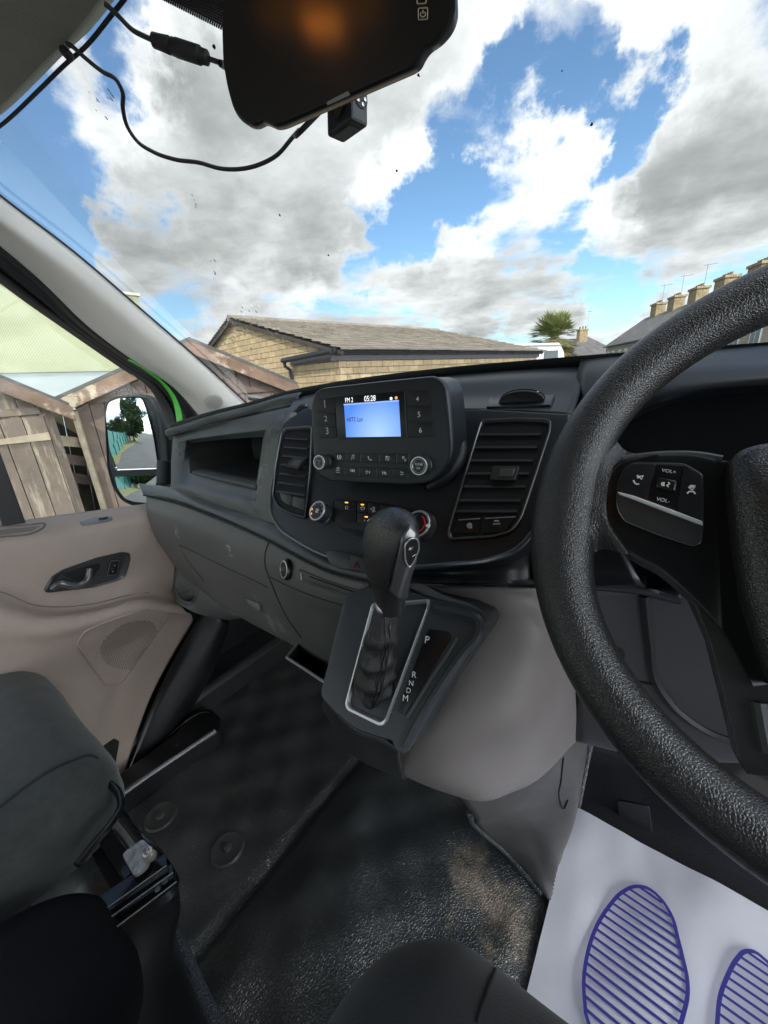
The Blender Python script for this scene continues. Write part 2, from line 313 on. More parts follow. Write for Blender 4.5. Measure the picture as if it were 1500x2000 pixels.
    def box(s, c, sx, sy, sz, m, rot=0.0, uvs=False):
        c = Vector(c); a = Vector((math.cos(rot), math.sin(rot), 0)) * (sx / 2); b = Vector((-math.sin(rot), math.cos(rot), 0)) * (sy / 2); z = Vector((0, 0, sz / 2))
        vs = [c + a * i + b * j + z * k for k in (-1, 1) for j in (-1, 1) for i in (-1, 1)]
        return s.add(vs, [(0, 2, 3, 1), (4, 5, 7, 6), (0, 1, 5, 4), (2, 6, 7, 3), (0, 4, 6, 2), (1, 3, 7, 5)], m)
    def beam(s, p, q, w, h, up, m):
        p, q = Vector(p), Vector(q); t = (q - p).normalized(); up = Vector(up); sd_ = t.cross(up).normalized() * (w / 2); uu = sd_.cross(t).normalized() * (h / 2)
        vs = [e + sd_ * i + uu * j for e in (p, q) for i, j in ((-1, -1), (1, -1), (1, 1), (-1, 1))]
        return s.add(vs, [(0, 1, 2, 3), (7, 6, 5, 4), (0, 4, 5, 1), (1, 5, 6, 2), (2, 6, 7, 3), (3, 7, 4, 0)], m)
    def text(s, txt, p0, p1, n, m, hs=1.0, off=.0006):
        """lettering whose baseline runs from p0 to p1 on a surface with normal n"""
        if txt not in FONT:
            c = bpy.data.curves.new('t', 'FONT'); c.body = txt; c.size = 1; c.resolution_u = 4; o = bpy.data.objects.new('t', c); COL.objects.link(o)
            dg = bpy.context.evaluated_depsgraph_get(); me = o.evaluated_get(dg).to_mesh()
            FONT[txt] = ([q.co.copy() for q in me.vertices], [tuple(p.vertices) for p in me.polygons]); bpy.data.objects.remove(o); bpy.data.curves.remove(c)
        vs, fs = FONT[txt]; x0 = min(q.x for q in vs); x1 = max(q.x for q in vs)
        p0, p1, n = Vector(p0), Vector(p1), Vector(n).normalized(); k = (p1 - p0) / (x1 - x0); r = k.normalized(); up = n.cross(r).normalized()
        if up.z < 0: up = -up
        return s.add([p0 + k * (q.x - x0) + up * k.length * hs * q.y + n * off for q in vs], fs, m)
    def bvh(s, half=0.0): return Skin(BVHTree.FromPolygons(s.v, s.f), half)
    def build(s, name, parent=None, smooth=True, bevel=0, solid=0, sub=0, angle=40, kind=None, seg=2, uvf=None):
        me = bpy.data.meshes.new(name); me.from_pydata([(q.x, q.y, q.z + EYE) for q in s.v], [], s.f)
        for m_ in s.mats: me.materials.append(m_)
        me.polygons.foreach_set('material_index', s.m)
        bm = bmesh.new(); bm.from_mesh(me); bmesh.ops.remove_doubles(bm, verts=bm.verts, dist=1e-5); bmesh.ops.recalc_face_normals(bm, faces=bm.faces); bm.to_mesh(me); bm.free()
        if uvf:
            ul = me.uv_layers.new(name='UVMap')
            for p in me.polygons:
                for li in p.loop_indices:
                    co = me.vertices[me.loops[li].vertex_index].co; ul.data[li].uv = uvf(co, p.normal)
        if smooth:
            me.polygons.foreach_set('use_smooth', [True] * len(me.polygons))
            try: me.set_sharp_from_angle(angle=rad(angle))
            except Exception: pass
        o = bpy.data.objects.new(name, me); COL.objects.link(o)
        if parent:
            o.parent = parent
            if parent.parent is None: o.matrix_parent_inverse = Matrix.Translation(-parent.location)
        if solid:
            q = o.modifiers.new('thickness', 'SOLIDIFY'); q.thickness = solid; q.offset = 0
        if sub:
            q = o.modifiers.new('smooth', 'SUBSURF'); q.levels = sub; q.render_levels = sub
        if bevel:
            q = o.modifiers.new('edge', 'BEVEL'); q.width = bevel; q.segments = seg; q.limit_method = 'ANGLE'; q.angle_limit = rad(35); q.harden_normals = False
        if kind: o['kind'] = kind
        return o
def thing(name, label, cat, loc=(0, 0, 0), group=None):
    o = bpy.data.objects.new(name, None); COL.objects.link(o); o.location = Vector(loc) + Vector((0, 0, EYE)); o.empty_display_size = .1
    o['label'] = label; o['category'] = cat
    if group: o['group'] = group
    return o
def tag(o, label, cat, group=None):
    o['label'] = label; o['category'] = cat
    if group: o['group'] = group
    return o
class Skin:                              # a surface to fix small things to; half = half the thickness its part is given
    def __init__(s, t, half): s.t = t; s.half = half
    def ray_cast(s, *a): return s.t.ray_cast(*a)
    def find_nearest(s, *a): return s.t.find_nearest(*a)
def hit(tree, x, y):
    r = ray(x, y); h = tree.ray_cast(Vector(), r)
    if h[0] is not None: return h[0], (h[1] if h[1].dot(r) < 0 else -h[1])
    best = None
    for k in range(10, 90):
        q = tree.find_nearest(r * (.02 * k))
        if q[0] is not None and (best is None or q[3] < best[3]): best = q
    return best[0], (best[1] if best[1].dot(r) < 0 else -best[1])
def cast(tree, x, y, off=.0005):
    p, n = hit(tree, x, y); return p + n * (off + tree.half)
def castn(tree, x, y): return hit(tree, x, y)[1]
def seam(b, tree, px, r, m, n=None, off=0.0):
    P = [cast(tree, x, y, off) for x, y in px]; P = [p for p in P if p is not None]
    if len(P) > 1: b.tube(spl(P, n or 6 * len(P)), r, m, seg=6)
    return b
GZ = -EYE
# ================================================================== the setting outside the cab
def wuv(co, n):
    t = Vector((-n.y, n.x, 0))
    if t.length < .3: return (co.x, co.y)
    t.normalize(); return (co.dot(t), co.z)
ASPH = mat('asphalt', (.075, .076, .078), .9, bump=('noise', 60, .5, .01), mottled=.2, mscale=1.5)
g = B(); g.add([(-400, -400, GZ), (400, -400, GZ), (400, 900, GZ), (-400, 900, GZ)], [(0, 1, 2, 3)], ASPH); g.build('ground', smooth=False, kind='structure')
# ---- sheds
SHW = mat('peeling_brown_boards', (.205, .152, .118), .85, bump=('noise', 55, .5, .006), mottled=.25, mscale=3,
          spots=[((.50, .40, .29), 11, .51, .63, .75, (1, 1, .14), None, 0), ((.10, .06, .05), 5, .60, .72, .6, (1, 1, .12), None, 0)])
SHD = mat('dark_brown_boards', (.158, .112, .088), .85, bump=('noise', 55, .5, .006), mottled=.25, mscale=3, spots=[((.36, .27, .2), 9, .58, .70, .6, (1, 1, .16), None, 0)])
SHB = mat('weathered_bargeboard', (.20, .125, .085), .85, mottled=.35, mscale=4, spots=[((.52, .42, .30), 6, .52, .62, .85, (1, .3, .6), None, 0)])
SHL = mat('bare_timber', (.42, .33, .23), .85, mottled=.3, mscale=7)
FELT = mat('grey_roofing_felt', (.10, .10, .095), .95, mottled=.3, mscale=4)
def shed(name, label, pl, px0, px1, pxa, depth, wm, doors, posts, gap=None):
    """gabled shed whose front lies on the plane pl; eaves at pixels px0, px1, apex at pxa; doors given as fractions of the width"""
    A, Bq, C = pl.at(*px0), pl.at(*px1), pl.at(*pxa); n = pl.n; tt = Vector((Bq.x - A.x, Bq.y - A.y, 0)); W = tt.length; tt.normalize()
    O = Vector((A.x, A.y, 0)); ua = (C - O).dot(tt); z0, z1, za = A.z, Bq.z, C.z
    q = lambda u, o, z: O + tt * u + n * o + UPZ * z
    t = thing(name, label, 'shed', q(W / 2, 0, GZ))
    top = lambda u: (z0 + (za - z0) * u / ua if u < ua else za + (z1 - za) * (u - ua) / (W - ua)) - .07
    def planks(b, u0, u1, tf, off, w, m):
        u = u0
        while u < u1 - .01:
            e = min(u + w * random.uniform(.92, 1.08), u1); x = off + random.uniform(-.004, .004)
            b.prism([q(u + .004, x, GZ), q(e - .004, x, GZ), q(e - .004, x, tf(e - .004)), q(u + .004, x, tf(u + .004))], n * -.022, m); u = e
    b = B(); planks(b, .05, W - .05, top, 0, .13, wm); b.prism([q(.05, -.03, GZ), q(W - .05, -.03, GZ), q(W - .05, -.03, top(W - .05)), q(ua, -.03, top(ua)), q(.05, -.03, top(.05))], n * -depth, SHD); b.build('wall', t, smooth=False)
    b = B()
    for u, z in ((-.06, z0 - .01), (W + .06, z1 - .01)):
        b.prism([q(u, .10, z), q(ua, .10, za + .005), q(ua, .10, za + .04), q(u, .10, z + .03)], n * -(depth + .2), FELT)
    b.build('roof', t, smooth=False)
    for u, z in ((-.07, z0 - .02), (W + .07, z1 - .02)):
        b = B(); b.prism([q(u, .10, z - .13), q(ua, .10, za - .13), q(ua, .10, za), q(u, .10, z)], n * .025, SHB); b.build('bargeboard', t, smooth=False, bevel=.004)
    b = B(); b.beam(q(W * .08, .012, min(z0, z1) - .03), q(W * .92, .012, min(z0, z1) - .03), .03, .06, UPZ, wm); b.build('lintel_rail', t, smooth=False)
    for f0, f1 in doors:
        u0, u1, zt = W * f0, W * f1, min(z0, z1) - .08
        b = B(); planks(b, u0, u1, lambda u: zt, .045, .16, wm); d = b.build('door', t, smooth=False)
        for hz in (zt - .18, zt - 1.05):
            h = B(); h.prism([q(u1 - .02, .05, hz - .035), q(u1 - .02, .05, hz + .035), q(u0 + (u1 - u0) * .2, .05, hz + .022), q(u0 + (u1 - u0) * .2, .05, hz - .022)], n * .012, SHL); h.build('strap_hinge', d, smooth=False)
    for f in posts:
        b = B(); p = q(W * f, .03, (GZ + z0 - .12) / 2); b.beam(q(W * f, .03, GZ), q(W * f, .03, z0 - .13), .05, .06, n, SHL); b.build('corner_post', t, smooth=False, bevel=.004)
    return t
UPZ = Vector((0, 0, 1))
P1 = Plane((-4.6, 0, 0), (1, .08, 0)); P2 = Plane((-4.9, 1.36, 0), (.87, -.5, 0))
shed('timber_shed', 'peeling brown shed with pale strap hinges, nearest the black window divider', P1, (-700, 830), (112, 792), (-260, 640), 2.6, SHW, [(.36, .66), (.67, .93)], [])
shed('timber_shed', 'brown shed between the other shed and stone building, gable crossed by the windscreen pillar', P2, (128, 778), (568, 750), (371, 668), 2.0, SHD, [(.62, .9)], [.02])
for k in range(3):
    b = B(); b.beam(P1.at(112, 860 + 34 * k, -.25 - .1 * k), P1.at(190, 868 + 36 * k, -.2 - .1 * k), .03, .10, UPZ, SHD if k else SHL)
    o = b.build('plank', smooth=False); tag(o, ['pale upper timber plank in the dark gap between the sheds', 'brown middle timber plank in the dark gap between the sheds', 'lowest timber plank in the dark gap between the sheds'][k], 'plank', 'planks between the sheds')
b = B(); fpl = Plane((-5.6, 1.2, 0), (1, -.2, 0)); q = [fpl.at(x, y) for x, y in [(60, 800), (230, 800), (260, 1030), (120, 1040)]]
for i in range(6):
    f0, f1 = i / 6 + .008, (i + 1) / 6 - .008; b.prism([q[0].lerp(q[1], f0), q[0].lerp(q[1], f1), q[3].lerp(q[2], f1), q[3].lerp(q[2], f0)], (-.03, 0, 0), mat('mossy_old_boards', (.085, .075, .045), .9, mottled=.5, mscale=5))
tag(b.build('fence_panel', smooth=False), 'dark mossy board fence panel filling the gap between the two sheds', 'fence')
# ---- yellow industrial building
YEL = mat('pale_yellow_cladding', (.45, .45, .27), .6, bump=('ribs', 7, .6, .012), mottled=.06, mscale=.5)
WHI = mat('white_cladding', (.52, .55, .53), .6, bump=('ribs', 7, .5, .012), mottled=.05, mscale=.6)
t = thing('industrial_building', 'big pale yellow corrugated industrial building with a white lower band, behind the sheds', 'building', (-24, 0, GZ))
b = B(); b.box((-26, -5.3, (4.14 + .98) / 2), 12, 29.4, 4.14 - .98, YEL); b.build('upper_cladding', t, smooth=False)
b = B(); b.box((-26.02, -5.3, (.975 + GZ) / 2), 11.9, 29.3, .975 - GZ, WHI); b.build('lower_cladding', t, smooth=False)
b = B(); b.box((-19.97, -5.3, 4.12), .14, 29.5, .1, mat('cream_trim', (.7, .68, .5), .6)); b.build('roof_trim', t, smooth=False)
# ---- stone building with tiled roof
STONE = brick_mat('coursed_sandstone', (.56, .42, .235), (.42, .31, .17), (.20, .165, .12), .36, .135, .008, .025)
TILE = mat('grey_brown_roof_tile', (.25, .213, .168), .85, bump=('noise', 22, .5, .01), mottled=.3, mscale=2.2)
C0 = Vector((-5.82, 6.47, 0)); gd = Vector((-math.cos(rad(9.8)), math.sin(rad(9.8)), 0)); ld = Vector((math.sin(rad(9.8)), math.cos(rad(9.8)), 0))
_gp = Plane(C0, ld); _ap = _gp.at(456, 626); _le = _gp.at(412, 684)
ap, le = (_ap - C0).dot(gd), (_le - C0).dot(gd) + .3
ZE, ZR, LEN = _gp.at(664, 692).z + .08, _ap.z, 9.0
SLF = (_ap.z - _le.z) / ((_le - _ap).dot(gd))
Z = lambda p, z: Vector((p.x, p.y, z))
t = thing('stone_building', 'long low sandstone building with tiled roof and black gutter ahead of the windscreen', 'building', (C0.x, C0.y, GZ))
Pg = [Z(C0, GZ), Z(C0 + gd * le, GZ), Z(C0 + gd * le, ZR - (le - ap) * SLF), Z(C0 + gd * ap, ZR), Z(C0, ZE)]
b = B(); b.prism(Pg, ld * LEN, STONE); b.build('wall', t, smooth=False, uvf=wuv)
b = B(); nrow = 15
def course(bb, e, r, i, n, L0, L1, m):
    """one overlapping course of tiles from eave e to ridge r"""
    a = e.lerp(r, i / n); c = e.lerp(r, (i + 1.25) / n); nn = (r - e).cross(ld).normalized()
    if nn.z < 0: nn = -nn
    k = 0; x = L0
    while x < L1 - .01:
        w = min(.335, L1 - x); j = random.uniform(-.004, .006)
        p0, p1 = a + ld * x + nn * (.05 + j), c + ld * x + nn * (.015 + j); dv = ld * (w - .004)
        bb.add([p0, p0 + dv, p1 + dv, p1, p0 - nn * .04, p0 + dv - nn * .04], [(0, 1, 2, 3), (4, 5, 1, 0)], m); x += w
rid = Z(C0 + gd * ap, ZR + .05); eav = Z(C0 - gd * .28, ZE - .28 * (ZR - ZE) / ap + .06); lev = Z(C0 + gd * (le + .2), ZR - (le + .2 - ap) * SLF + .05)
for i in range(nrow): course(b, eav, rid, i, nrow, -.15, LEN + .15, TILE)
for i in range(nrow): course(b, lev, rid, i, nrow, -.15, LEN + .15, TILE)
b.tube([rid + ld * -.15, rid + ld * (LEN + .15)], .09, TILE, seg=8); b.build('roof', t, smooth=False)
VERGE = mat('dark_verge_board', (.06, .052, .045), .8, mottled=.3, mscale=6)
b = B(); o_ = ld * -.10
b.beam(eav + o_ - Vector((0, 0, .06)), rid + o_ - Vector((0, 0, .08)), .05, .07, (0, 0, 1), VERGE); b.beam(lev + o_ - Vector((0, 0, .06)), rid + o_ - Vector((0, 0, .08)), .05, .07, (0, 0, 1), VERGE); b.build('verge_board', t, smooth=False)
PVC = mat('black_gutter_plastic', (.022, .022, .024), .35); FASC = mat('dark_grey_fascia', (.085, .078, .088), .6, mottled=.15)
b = B(); e0 = Z(C0 - gd * .02, ZE - .1); b.beam(e0 + ld * -.2, e0 + ld * (LEN + .1), .05, .2, (0, 0, 1), FASC); b.beam(e0 + ld * -.05 - gd * .0, e0 + ld * -.05 + gd * 1.8, .05, .16, (0, 0, 1), FASC); b.build('fascia_board', t, smooth=False)
b = B(); g0 = Z(C0 - gd * .1, ZE - .02)
b.tube([g0 + ld * -.22, g0 + ld * (LEN + .2)], .062, PVC, seg=10); b.tube([g0 + ld * -.22, g0 + ld * -.22 + gd * 1.95 - Vector((0, 0, .05))], .06, PVC, seg=10)
for k in range(10): b.tube([g0 + ld * (k * 1.0), g0 + ld * (k * 1.0 + .05)], .072, PVC, seg=10)
b.build('gutter', t)
b = B(); d0 = g0 + ld * -.22 + gd * 1.88; b.tube([d0, d0 - Vector((0, 0, .18)), d0 - Vector((0, 0, .26)) + ld * .12, d0 - Vector((0, 0, .45)) + ld * .14, Z(d0 + ld * .14, GZ)], .04, PVC, seg=10); b.build('downpipe', t)
# ---- things further up the street: camera-bearing frame (cx right, cy depth)
def cf(cx, cy, z=0): return Vector((cx * math.cos(YAW) - cy * math.sin(YAW), cx * math.sin(YAW) + cy * math.cos(YAW), z))
# motorhome
CARA = mat('white_grp_panel', (.74, .75, .75), .35); CGL = mat('tinted_window', (.05, .06, .065), .1)
c = cf(7.5, 19.5); t = thing('motorhome', 'white motorhome parked at the end of the stone building below the palm', 'motorhome', (c.x, c.y, GZ)); ang = YAW + rad(20)
def lc(u, v, z): return c + Vector((math.cos(ang) * u - math.sin(ang) * v, math.sin(ang) * u + math.cos(ang) * v, z))
b = B(); b.prism([lc(-3.0, -1.1, GZ + .45), lc(.80, -1.1, GZ + .45), lc(.85, -1.1, .35), lc(.72, -1.1, .72), lc(.45, -1.1, 1.08), lc(-3.0, -1.1, 1.08)], lc(0, 2.2, 0) - lc(0, 0, 0), CARA); b.build('body', t, smooth=False, bevel=.06)
b = B(); b.prism([lc(-2.6, -1.125, .40), lc(-1.0, -1.125, .40), lc(-1.0, -1.125, .72), lc(-2.6, -1.125, .72)], lc(0, .05, 0) - lc(0, 0, 0), CGL); b.build('side_window', t, smooth=False)
b = B(); b.prism([lc(-.42, -1.125, .36), lc(.38, -1.125, .36), lc(.36, -1.125, .76), lc(-.40, -1.125, .76)], lc(0, .05, 0) - lc(0, 0, 0), CGL); b.build('side_window', t, smooth=False)
b = B(); b.prism([lc(-.62, -1.12, .66), lc(-.50, -1.12, .60), lc(-.56, -1.12, .74)], lc(0, .03, 0) - lc(0, 0, 0), RED); b.prism([lc(-.85, -1.12, .58), lc(-.70, -1.12, .58), lc(-.74, -1.12, .66)], lc(0, .03, 0) - lc(0, 0, 0), RED); b.build('red_emblem', t, smooth=False)
b = B(); b.beam(lc(-3.0, -1.13, 1.0), lc(.5, -1.13, .98), .05, .05, (0, 0, 1), mat('grey_roof_rail', (.3, .3, .31), .5)); b.build('roof_rail', t, smooth=False)
for wx in (-2.2, .2):
    b = B(); b.lathe(lc(wx, -1.12, GZ + .33), lc(0, 1, 0) - lc(0, 0, 0), [(.33, 0), (.33, .22)], SEAL, seg=20); b.lathe(lc(wx, -1.125, GZ + .33), lc(0, 1, 0) - lc(0, 0, 0), [(.01, 0), (.2, 0), (.2, .05)], SATIN, seg=16); b.build('wheel', t)
# palm
PF = mat('palm_leaf', (.19, .215, .07), .45, mottled=.3, mscale=3); PFD = mat('dry_palm_leaf', (.36, .27, .10), .8, mottled=.3, mscale=5)
c = cf(10.75, 25.0); zc = 1.95; t = thing('palm_tree', 'bushy fan palm with browning skirt standing behind the motorhome', 'palm tree', (c.x, c.y, GZ))
b = B(); b.tube([Z(c, GZ), Z(c + Vector((.05, .02, 0)), .3), Z(c, zc - .2)], [.2, .17, .16], mat('palm_fibre', (.12, .085, .05), .95, bump=('noise', 30, 1, .03)), seg=10); b.build('trunk', t)
b = B(); rnd = random.Random(3)
for k in range(380):
    az = rnd.uniform(0, 2 * math.pi); el = rnd.uniform(-1.15, 1.35) if k < 260 else rnd.uniform(-1.2, -.2); ln = rnd.uniform(.7, 1.3) * (1 if el > -.3 else .8)
    d = Vector((math.cos(az) * math.cos(el), math.sin(az) * math.cos(el), math.sin(el))); s0 = Z(c, zc - .15) + Vector((rnd.uniform(-.2, .2), rnd.uniform(-.2, .2), rnd.uniform(-1.3, .1) if el < .1 else 0)); hub = s0 + d * ln * .75
    mm = PFD if (el < -.15 and rnd.random() < .6) else PF; b.tube([s0, hub], .012, mm, seg=3, caps=False)
    sdv = d.cross(Vector((0, 0, 1))); sdv = sdv.normalized() if sdv.length > .1 else Vector((1, 0, 0)); nv = sdv.cross(d)
    for q in range(13):
        f = -1.35 + 2.7 * q / 16; dd = (d * math.cos(f) + sdv * math.sin(f) + nv * rnd.uniform(-.12, .12)).normalized(); L_ = rnd.uniform(.5, .75); w = d.cross(dd); w = nv.cross(dd).normalized() * .03
        tip = hub + dd * L_ + Vector((0, 0, -.10 * rnd.random())); md = hub + dd * L_ * .5
        b.add([hub, md + w, tip, md - w], [(0, 1, 2, 3)], mm)
b.build('crown', t, smooth=False)
# house at the street end
BEIGE = brick_mat('beige_stone_wall', (.44, .35, .22), (.36, .28, .17), (.30, .25, .18), .6, .22, .012, .01); SLATER = mat('old_slate_roof', (.115, .108, .102), .85, mottled=.3, mscale=1.2)
WFR = mat('white_window_frame', (.75, .75, .74), .4); WGL = mat('house_window_glass', (.07, .085, .09), .08); STC = mat('sooty_chimney_stone', (.27, .21, .115), .9, mottled=.4, mscale=2.5); POT = mat('clay_chimney_pot', (.20, .12, .085), .9)
def aerial(b, p, h):
    m = mat('aerial_metal', (.16, .16, .17), .5, metal=.6); b.tube([p, p + Vector((0, 0, h))], .022, m, seg=5); q = p + Vector((0, 0, h * .96))
    u = cf(.9, .45); b.tube([q - u * .3, q + u * .8], .018, m, seg=4)
    for k in range(6):
        r_ = q + u * (-.25 + .22 * k); v = cf(-.4, .8); b.tube([r_ - v * .25, r_ + v * .25], .012, m, seg=4)
c = cf(42.0, 78.0); t = thing('house', 'distant stone house with hipped slate roof and one chimney, between the palm and the terrace', 'house', (c.x, c.y, GZ)); ang = YAW + rad(8)
def lc(u, v, z): return c + Vector((math.cos(ang) * u - math.sin(ang) * v, math.sin(ang) * u + math.cos(ang) * v, z))
b = B(); b.prism([lc(-5, 0, GZ), lc(4.6, 0, GZ), lc(4.6, 0, 2.05), lc(-5, 0, 2.05)], lc(0, 8, 0) - lc(0, 0, 0), BEIGE); b.build('wall', t, smooth=False, uvf=wuv)
b = B(); e = [lc(-5.4, -.4, 2.0), lc(5, -.4, 2.0), lc(5, 8.4, 2.0), lc(-5.4, 8.4, 2.0)]; r0, r1 = lc(-1.4, 4, 5.6), lc(.6, 4, 5.5); b.add(e + [r0, r1], [(0, 1, 5, 4), (1, 2, 5), (2, 3, 4, 5), (3, 0, 4), (3, 2, 1, 0)], SLATER); rf = b.build('roof', t, smooth=False)
b = B(); p = lc(-1.3, 3.2, 5.4); b.box(p, 1.7, 1.0, 2.6, STC, ang); b.box(p + Vector((0, 0, 1.3)), 1.95, 1.2, .25, STC, ang)
for k in (-.5, 0, .5): b.tube([p + Vector((k, 0, 1.35)), p + Vector((k, 0, 1.9))], .14, POT, seg=8)
b.build('chimney', t, smooth=False)
b = B(); aerial(b, p + cf(.9, 0, 1), 3.6); b.build('aerial', t)
for u in (-2.6, 2.2):
    b = B(); b.prism([lc(u, -.05, .2), lc(u + 1.3, -.05, .2), lc(u + 1.3, -.05, 1.6), lc(u, -.05, 1.6)], lc(0, .08, 0) - lc(0, 0, 0), WFR); w_ = b.build('window', t, smooth=False)
    b = B(); b.prism([lc(u + .12, -.06, .32), lc(u + 1.18, -.06, .32), lc(u + 1.18, -.06, 1.48), lc(u + .12, -.06, 1.48)], lc(0, .06, 0) - lc(0, 0, 0), WGL); b.build('pane', w_, smooth=False)
# terrace
TW = brick_mat('pale_terrace_stone', (.43, .365, .27), (.37, .31, .225), (.34, .29, .22), .55, .2, .012, .008)
HW = 5.0; ta = math.atan2(.951, .309)
def child(o): return [q for q in bpy.data.objects if q.parent == o]
def copy_tree(o, parent=None, skip=None):
    c = o.copy(); COL.objects.link(c)
    if parent is not None: c.parent = parent
    for q in child(o):
        if not (skip and q.name.startswith(skip)): copy_tree(q, c)
    return c
def make_house():
    t = thing('terraced_house', '', 'house')
    t.location = (0, 0, 0); O = -EYE
    V = lambda x, y, z: Vector((x, y, z + O))
    ez, rz, dp = 4.22, 7.37, 9.0                # eave, ridge, depth over the ground
    b = B(); b.prism([V(0, 0, 0), V(0, dp, 0), V(0, dp, ez), V(0, dp / 2, rz), V(0, 0, ez)], (HW, 0, 0), TW); b.build('wall', t, smooth=False, uvf=wuv)
    b = B()
    for y0, y1 in ((-.35, dp / 2), (dp + .35, dp / 2)):
        b.prism([V(0, y0, ez - .2), V(0, y1, rz + .02), V(0, y1, rz + .17), V(0, y0, ez - .05)], (HW, 0, 0), SLATER)
    b.build('roof', t, smooth=False)
    b = B(); b.tube([V(0, -.42, ez - .12), V(HW, -.42, ez - .12)], .08, PVC, seg=6); b.build('gutter', t)
    b = B(); b.box(V(4.0, dp / 2, rz + .45), 1.75, 1.1, 1.7, STC); b.box(V(4.0, dp / 2, rz + 1.32), 2.0, 1.3, .22, STC)
    ch = b.build('chimney', t, smooth=False)
    b = B()
    for k in (-.6, -.2, .2, .6): b.lathe(V(4.0 + k * random.uniform(.85, 1.1), dp / 2, rz + 1.4), (0, 0, 1), [(.15, 0), (.12, .2), (.15, .3)], POT, seg=8)
    b.build('chimney_pot', ch)
    b = B(); aerial(b, V(4.9, dp / 2, rz + .8), 2.6); b.build('aerial', t)
    for x, z, w, h in ((.7, 2.1, 1.1, 1.35), (3.0, 2.1, 1.1, 1.35), (2.9, .75, 1.3, 1.05)):
        b = B(); b.box(V(x + w / 2, -.01, z + h / 2), w, .1, h, WFR); f = b.build('window', t, smooth=False)
        for i in (0, 1):
            b = B(); b.box(V(x + w * (.27 + .46 * i), -.04, z + h / 2), w * .36, .08, h * .82, WGL); b.build('pane', f, smooth=False)
    b = B(); b.box(V(1.35, -.01, 1.05), .95, .12, 2.1, mat('painted_door', (.12, .05, .045), .5)); b.build('door', t, smooth=False)
    return t
hp = make_house(); hl = ['at the far end of the street row, its roof verge showing', 'second from the far end of the street row, under a chimney', 'third from the far end of the street row, under a chimney', 'fourth from the far end of the street row, under a chimney', 'fifth from the far end, its chimney cut by the photo edge', 'sixth from the far end, mostly behind the steering wheel rim', 'nearest the van, seen through the wheel at the photo edge']
st = cf(33.62, 60.15)
dirv = cf(-.2454, -.9694)       # along the row towards the van
rot = math.atan2(dirv.y, dirv.x)
for i in range(7):
    o = hp if i == 0 else copy_tree(hp, None, 'aerial' if i in (3, 5) else None)
    p = st + dirv * (HW * i); o.location = (p.x, p.y, 0); o.rotation_euler = (0, 0, rot); o['group'] = 'terraced houses along the street'
    o['label'] = 'pale terraced house ' + hl[i]
# ================================================================== the van's cab
van = thing('van', 'right-hand-drive panel van seen from its driver seat, grey and black cab with bright green body', 'van', (-.25, .3, GZ))
UPZ = Vector((0, 0, 1))
def prof(pts): return [pY(x, y, Y) for x, y, Y in pts]
def P4(pl, pts, off=0.0): return [pl.at(x, y, off) for x, y in pts]
# -------- dashboard top skin, over to the windscreen
TOP = [(330, 838, .52), (420, 810, .53), (500, 790, .54), (560, 772, .55), (640, 756, .56), (760, 738, .57), (900, 722, .57), (1040, 710, .57), (1200, 697, .55), (1350, 687, .54), (1500, 677, .54), (1700, 664, .54), (1950, 648, .54)]
T0 = prof(TOP) + [Vector((.84, .52, .012))]
b = B(); b.patch([[p * 1.6 - UPZ * .07 for p in T0], [p * 1.25 - UPZ * .018 for p in T0], [p * 1.07 - UPZ * .003 for p in T0], T0, [p - UPZ * .012 + Vector((0, .004, 0)) for p in T0]], BLACK, 100, 20)
dtop = b.build('dash_top', van, solid=.004)
# -------- passenger side fascia with the open tray
lipb = [(334, 848, .535), (430, 824, .535), (510, 806, .535), (560, 793, .53), (585, 788, .525)]
b = B(); L0 = prof(TOP[:4] + [(590, 767, .55)]); b.patch([L0, [p + Vector((0, -.012, -.006)) for p in L0], [p + Vector((0, -.010, -.016)) for p in L0], prof(lipb)], SLATE, 50, 10)
b.build('dash_lid', van, solid=.003)
def ring(sides, n=14):
    out = []
    for s in sides: out += lin(s, n)[:-1]
    return out
outer = [prof([(338, 850, .53), (430, 826, .53), (510, 808, .52), (588, 790, .50)]), prof([(588, 790, .50), (556, 820, .47), (540, 900, .435), (531, 960, .41), (535, 1022, .38)]),
         prof([(535, 1022, .38), (470, 1003, .415), (400, 980, .44), (334, 955, .46)]), prof([(334, 955, .46), (334, 900, .50), (338, 850, .53)])]
bev = [prof([(364, 861, .525), (440, 851, .51), (517, 843, .49)]), prof([(517, 843, .49), (508, 910, .455), (499, 978, .42)]), prof([(499, 978, .42), (430, 962, .445), (359, 944, .47)]), prof([(359, 944, .47), (358, 905, .50), (364, 861, .525)])]
opn = [prof([(372, 866, .545), (440, 858, .53), (514, 853, .505)]), prof([(514, 853, .505), (507, 905, .475), (499, 954, .445)]), prof([(499, 954, .445), (430, 938, .47), (371, 924, .49)]), prof([(371, 924, .49), (369, 895, .52), (372, 866, .545)])]
o, v, w = ring(outer), ring(bev), ring(opn)
b = B(); mid = [p.lerp(q, .55) + Vector((0, -.006, .002)) for p, q in zip(o, v)]
b.loops([o, mid, [p.lerp(q, .9) + Vector((0, -.004, 0)) for p, q in zip(o, v)], v, [p.lerp(q, .5) + Vector((0, .003, 0)) for p, q in zip(v, w)], w], SLATE)
pf = b.build('passenger_fascia', van)
back = [p + Vector((.0, .20, .0)) for p in w]
b = B(); mm = mat('tray_liner', (.035, .035, .034), .7, bump=('noise', 500, .4, .0008)); b.loops([w, [p.lerp(q, .5) for p, q in zip(w, back)], back], mm, cap1=True)
b.build('storage_tray', pf, smooth=False)
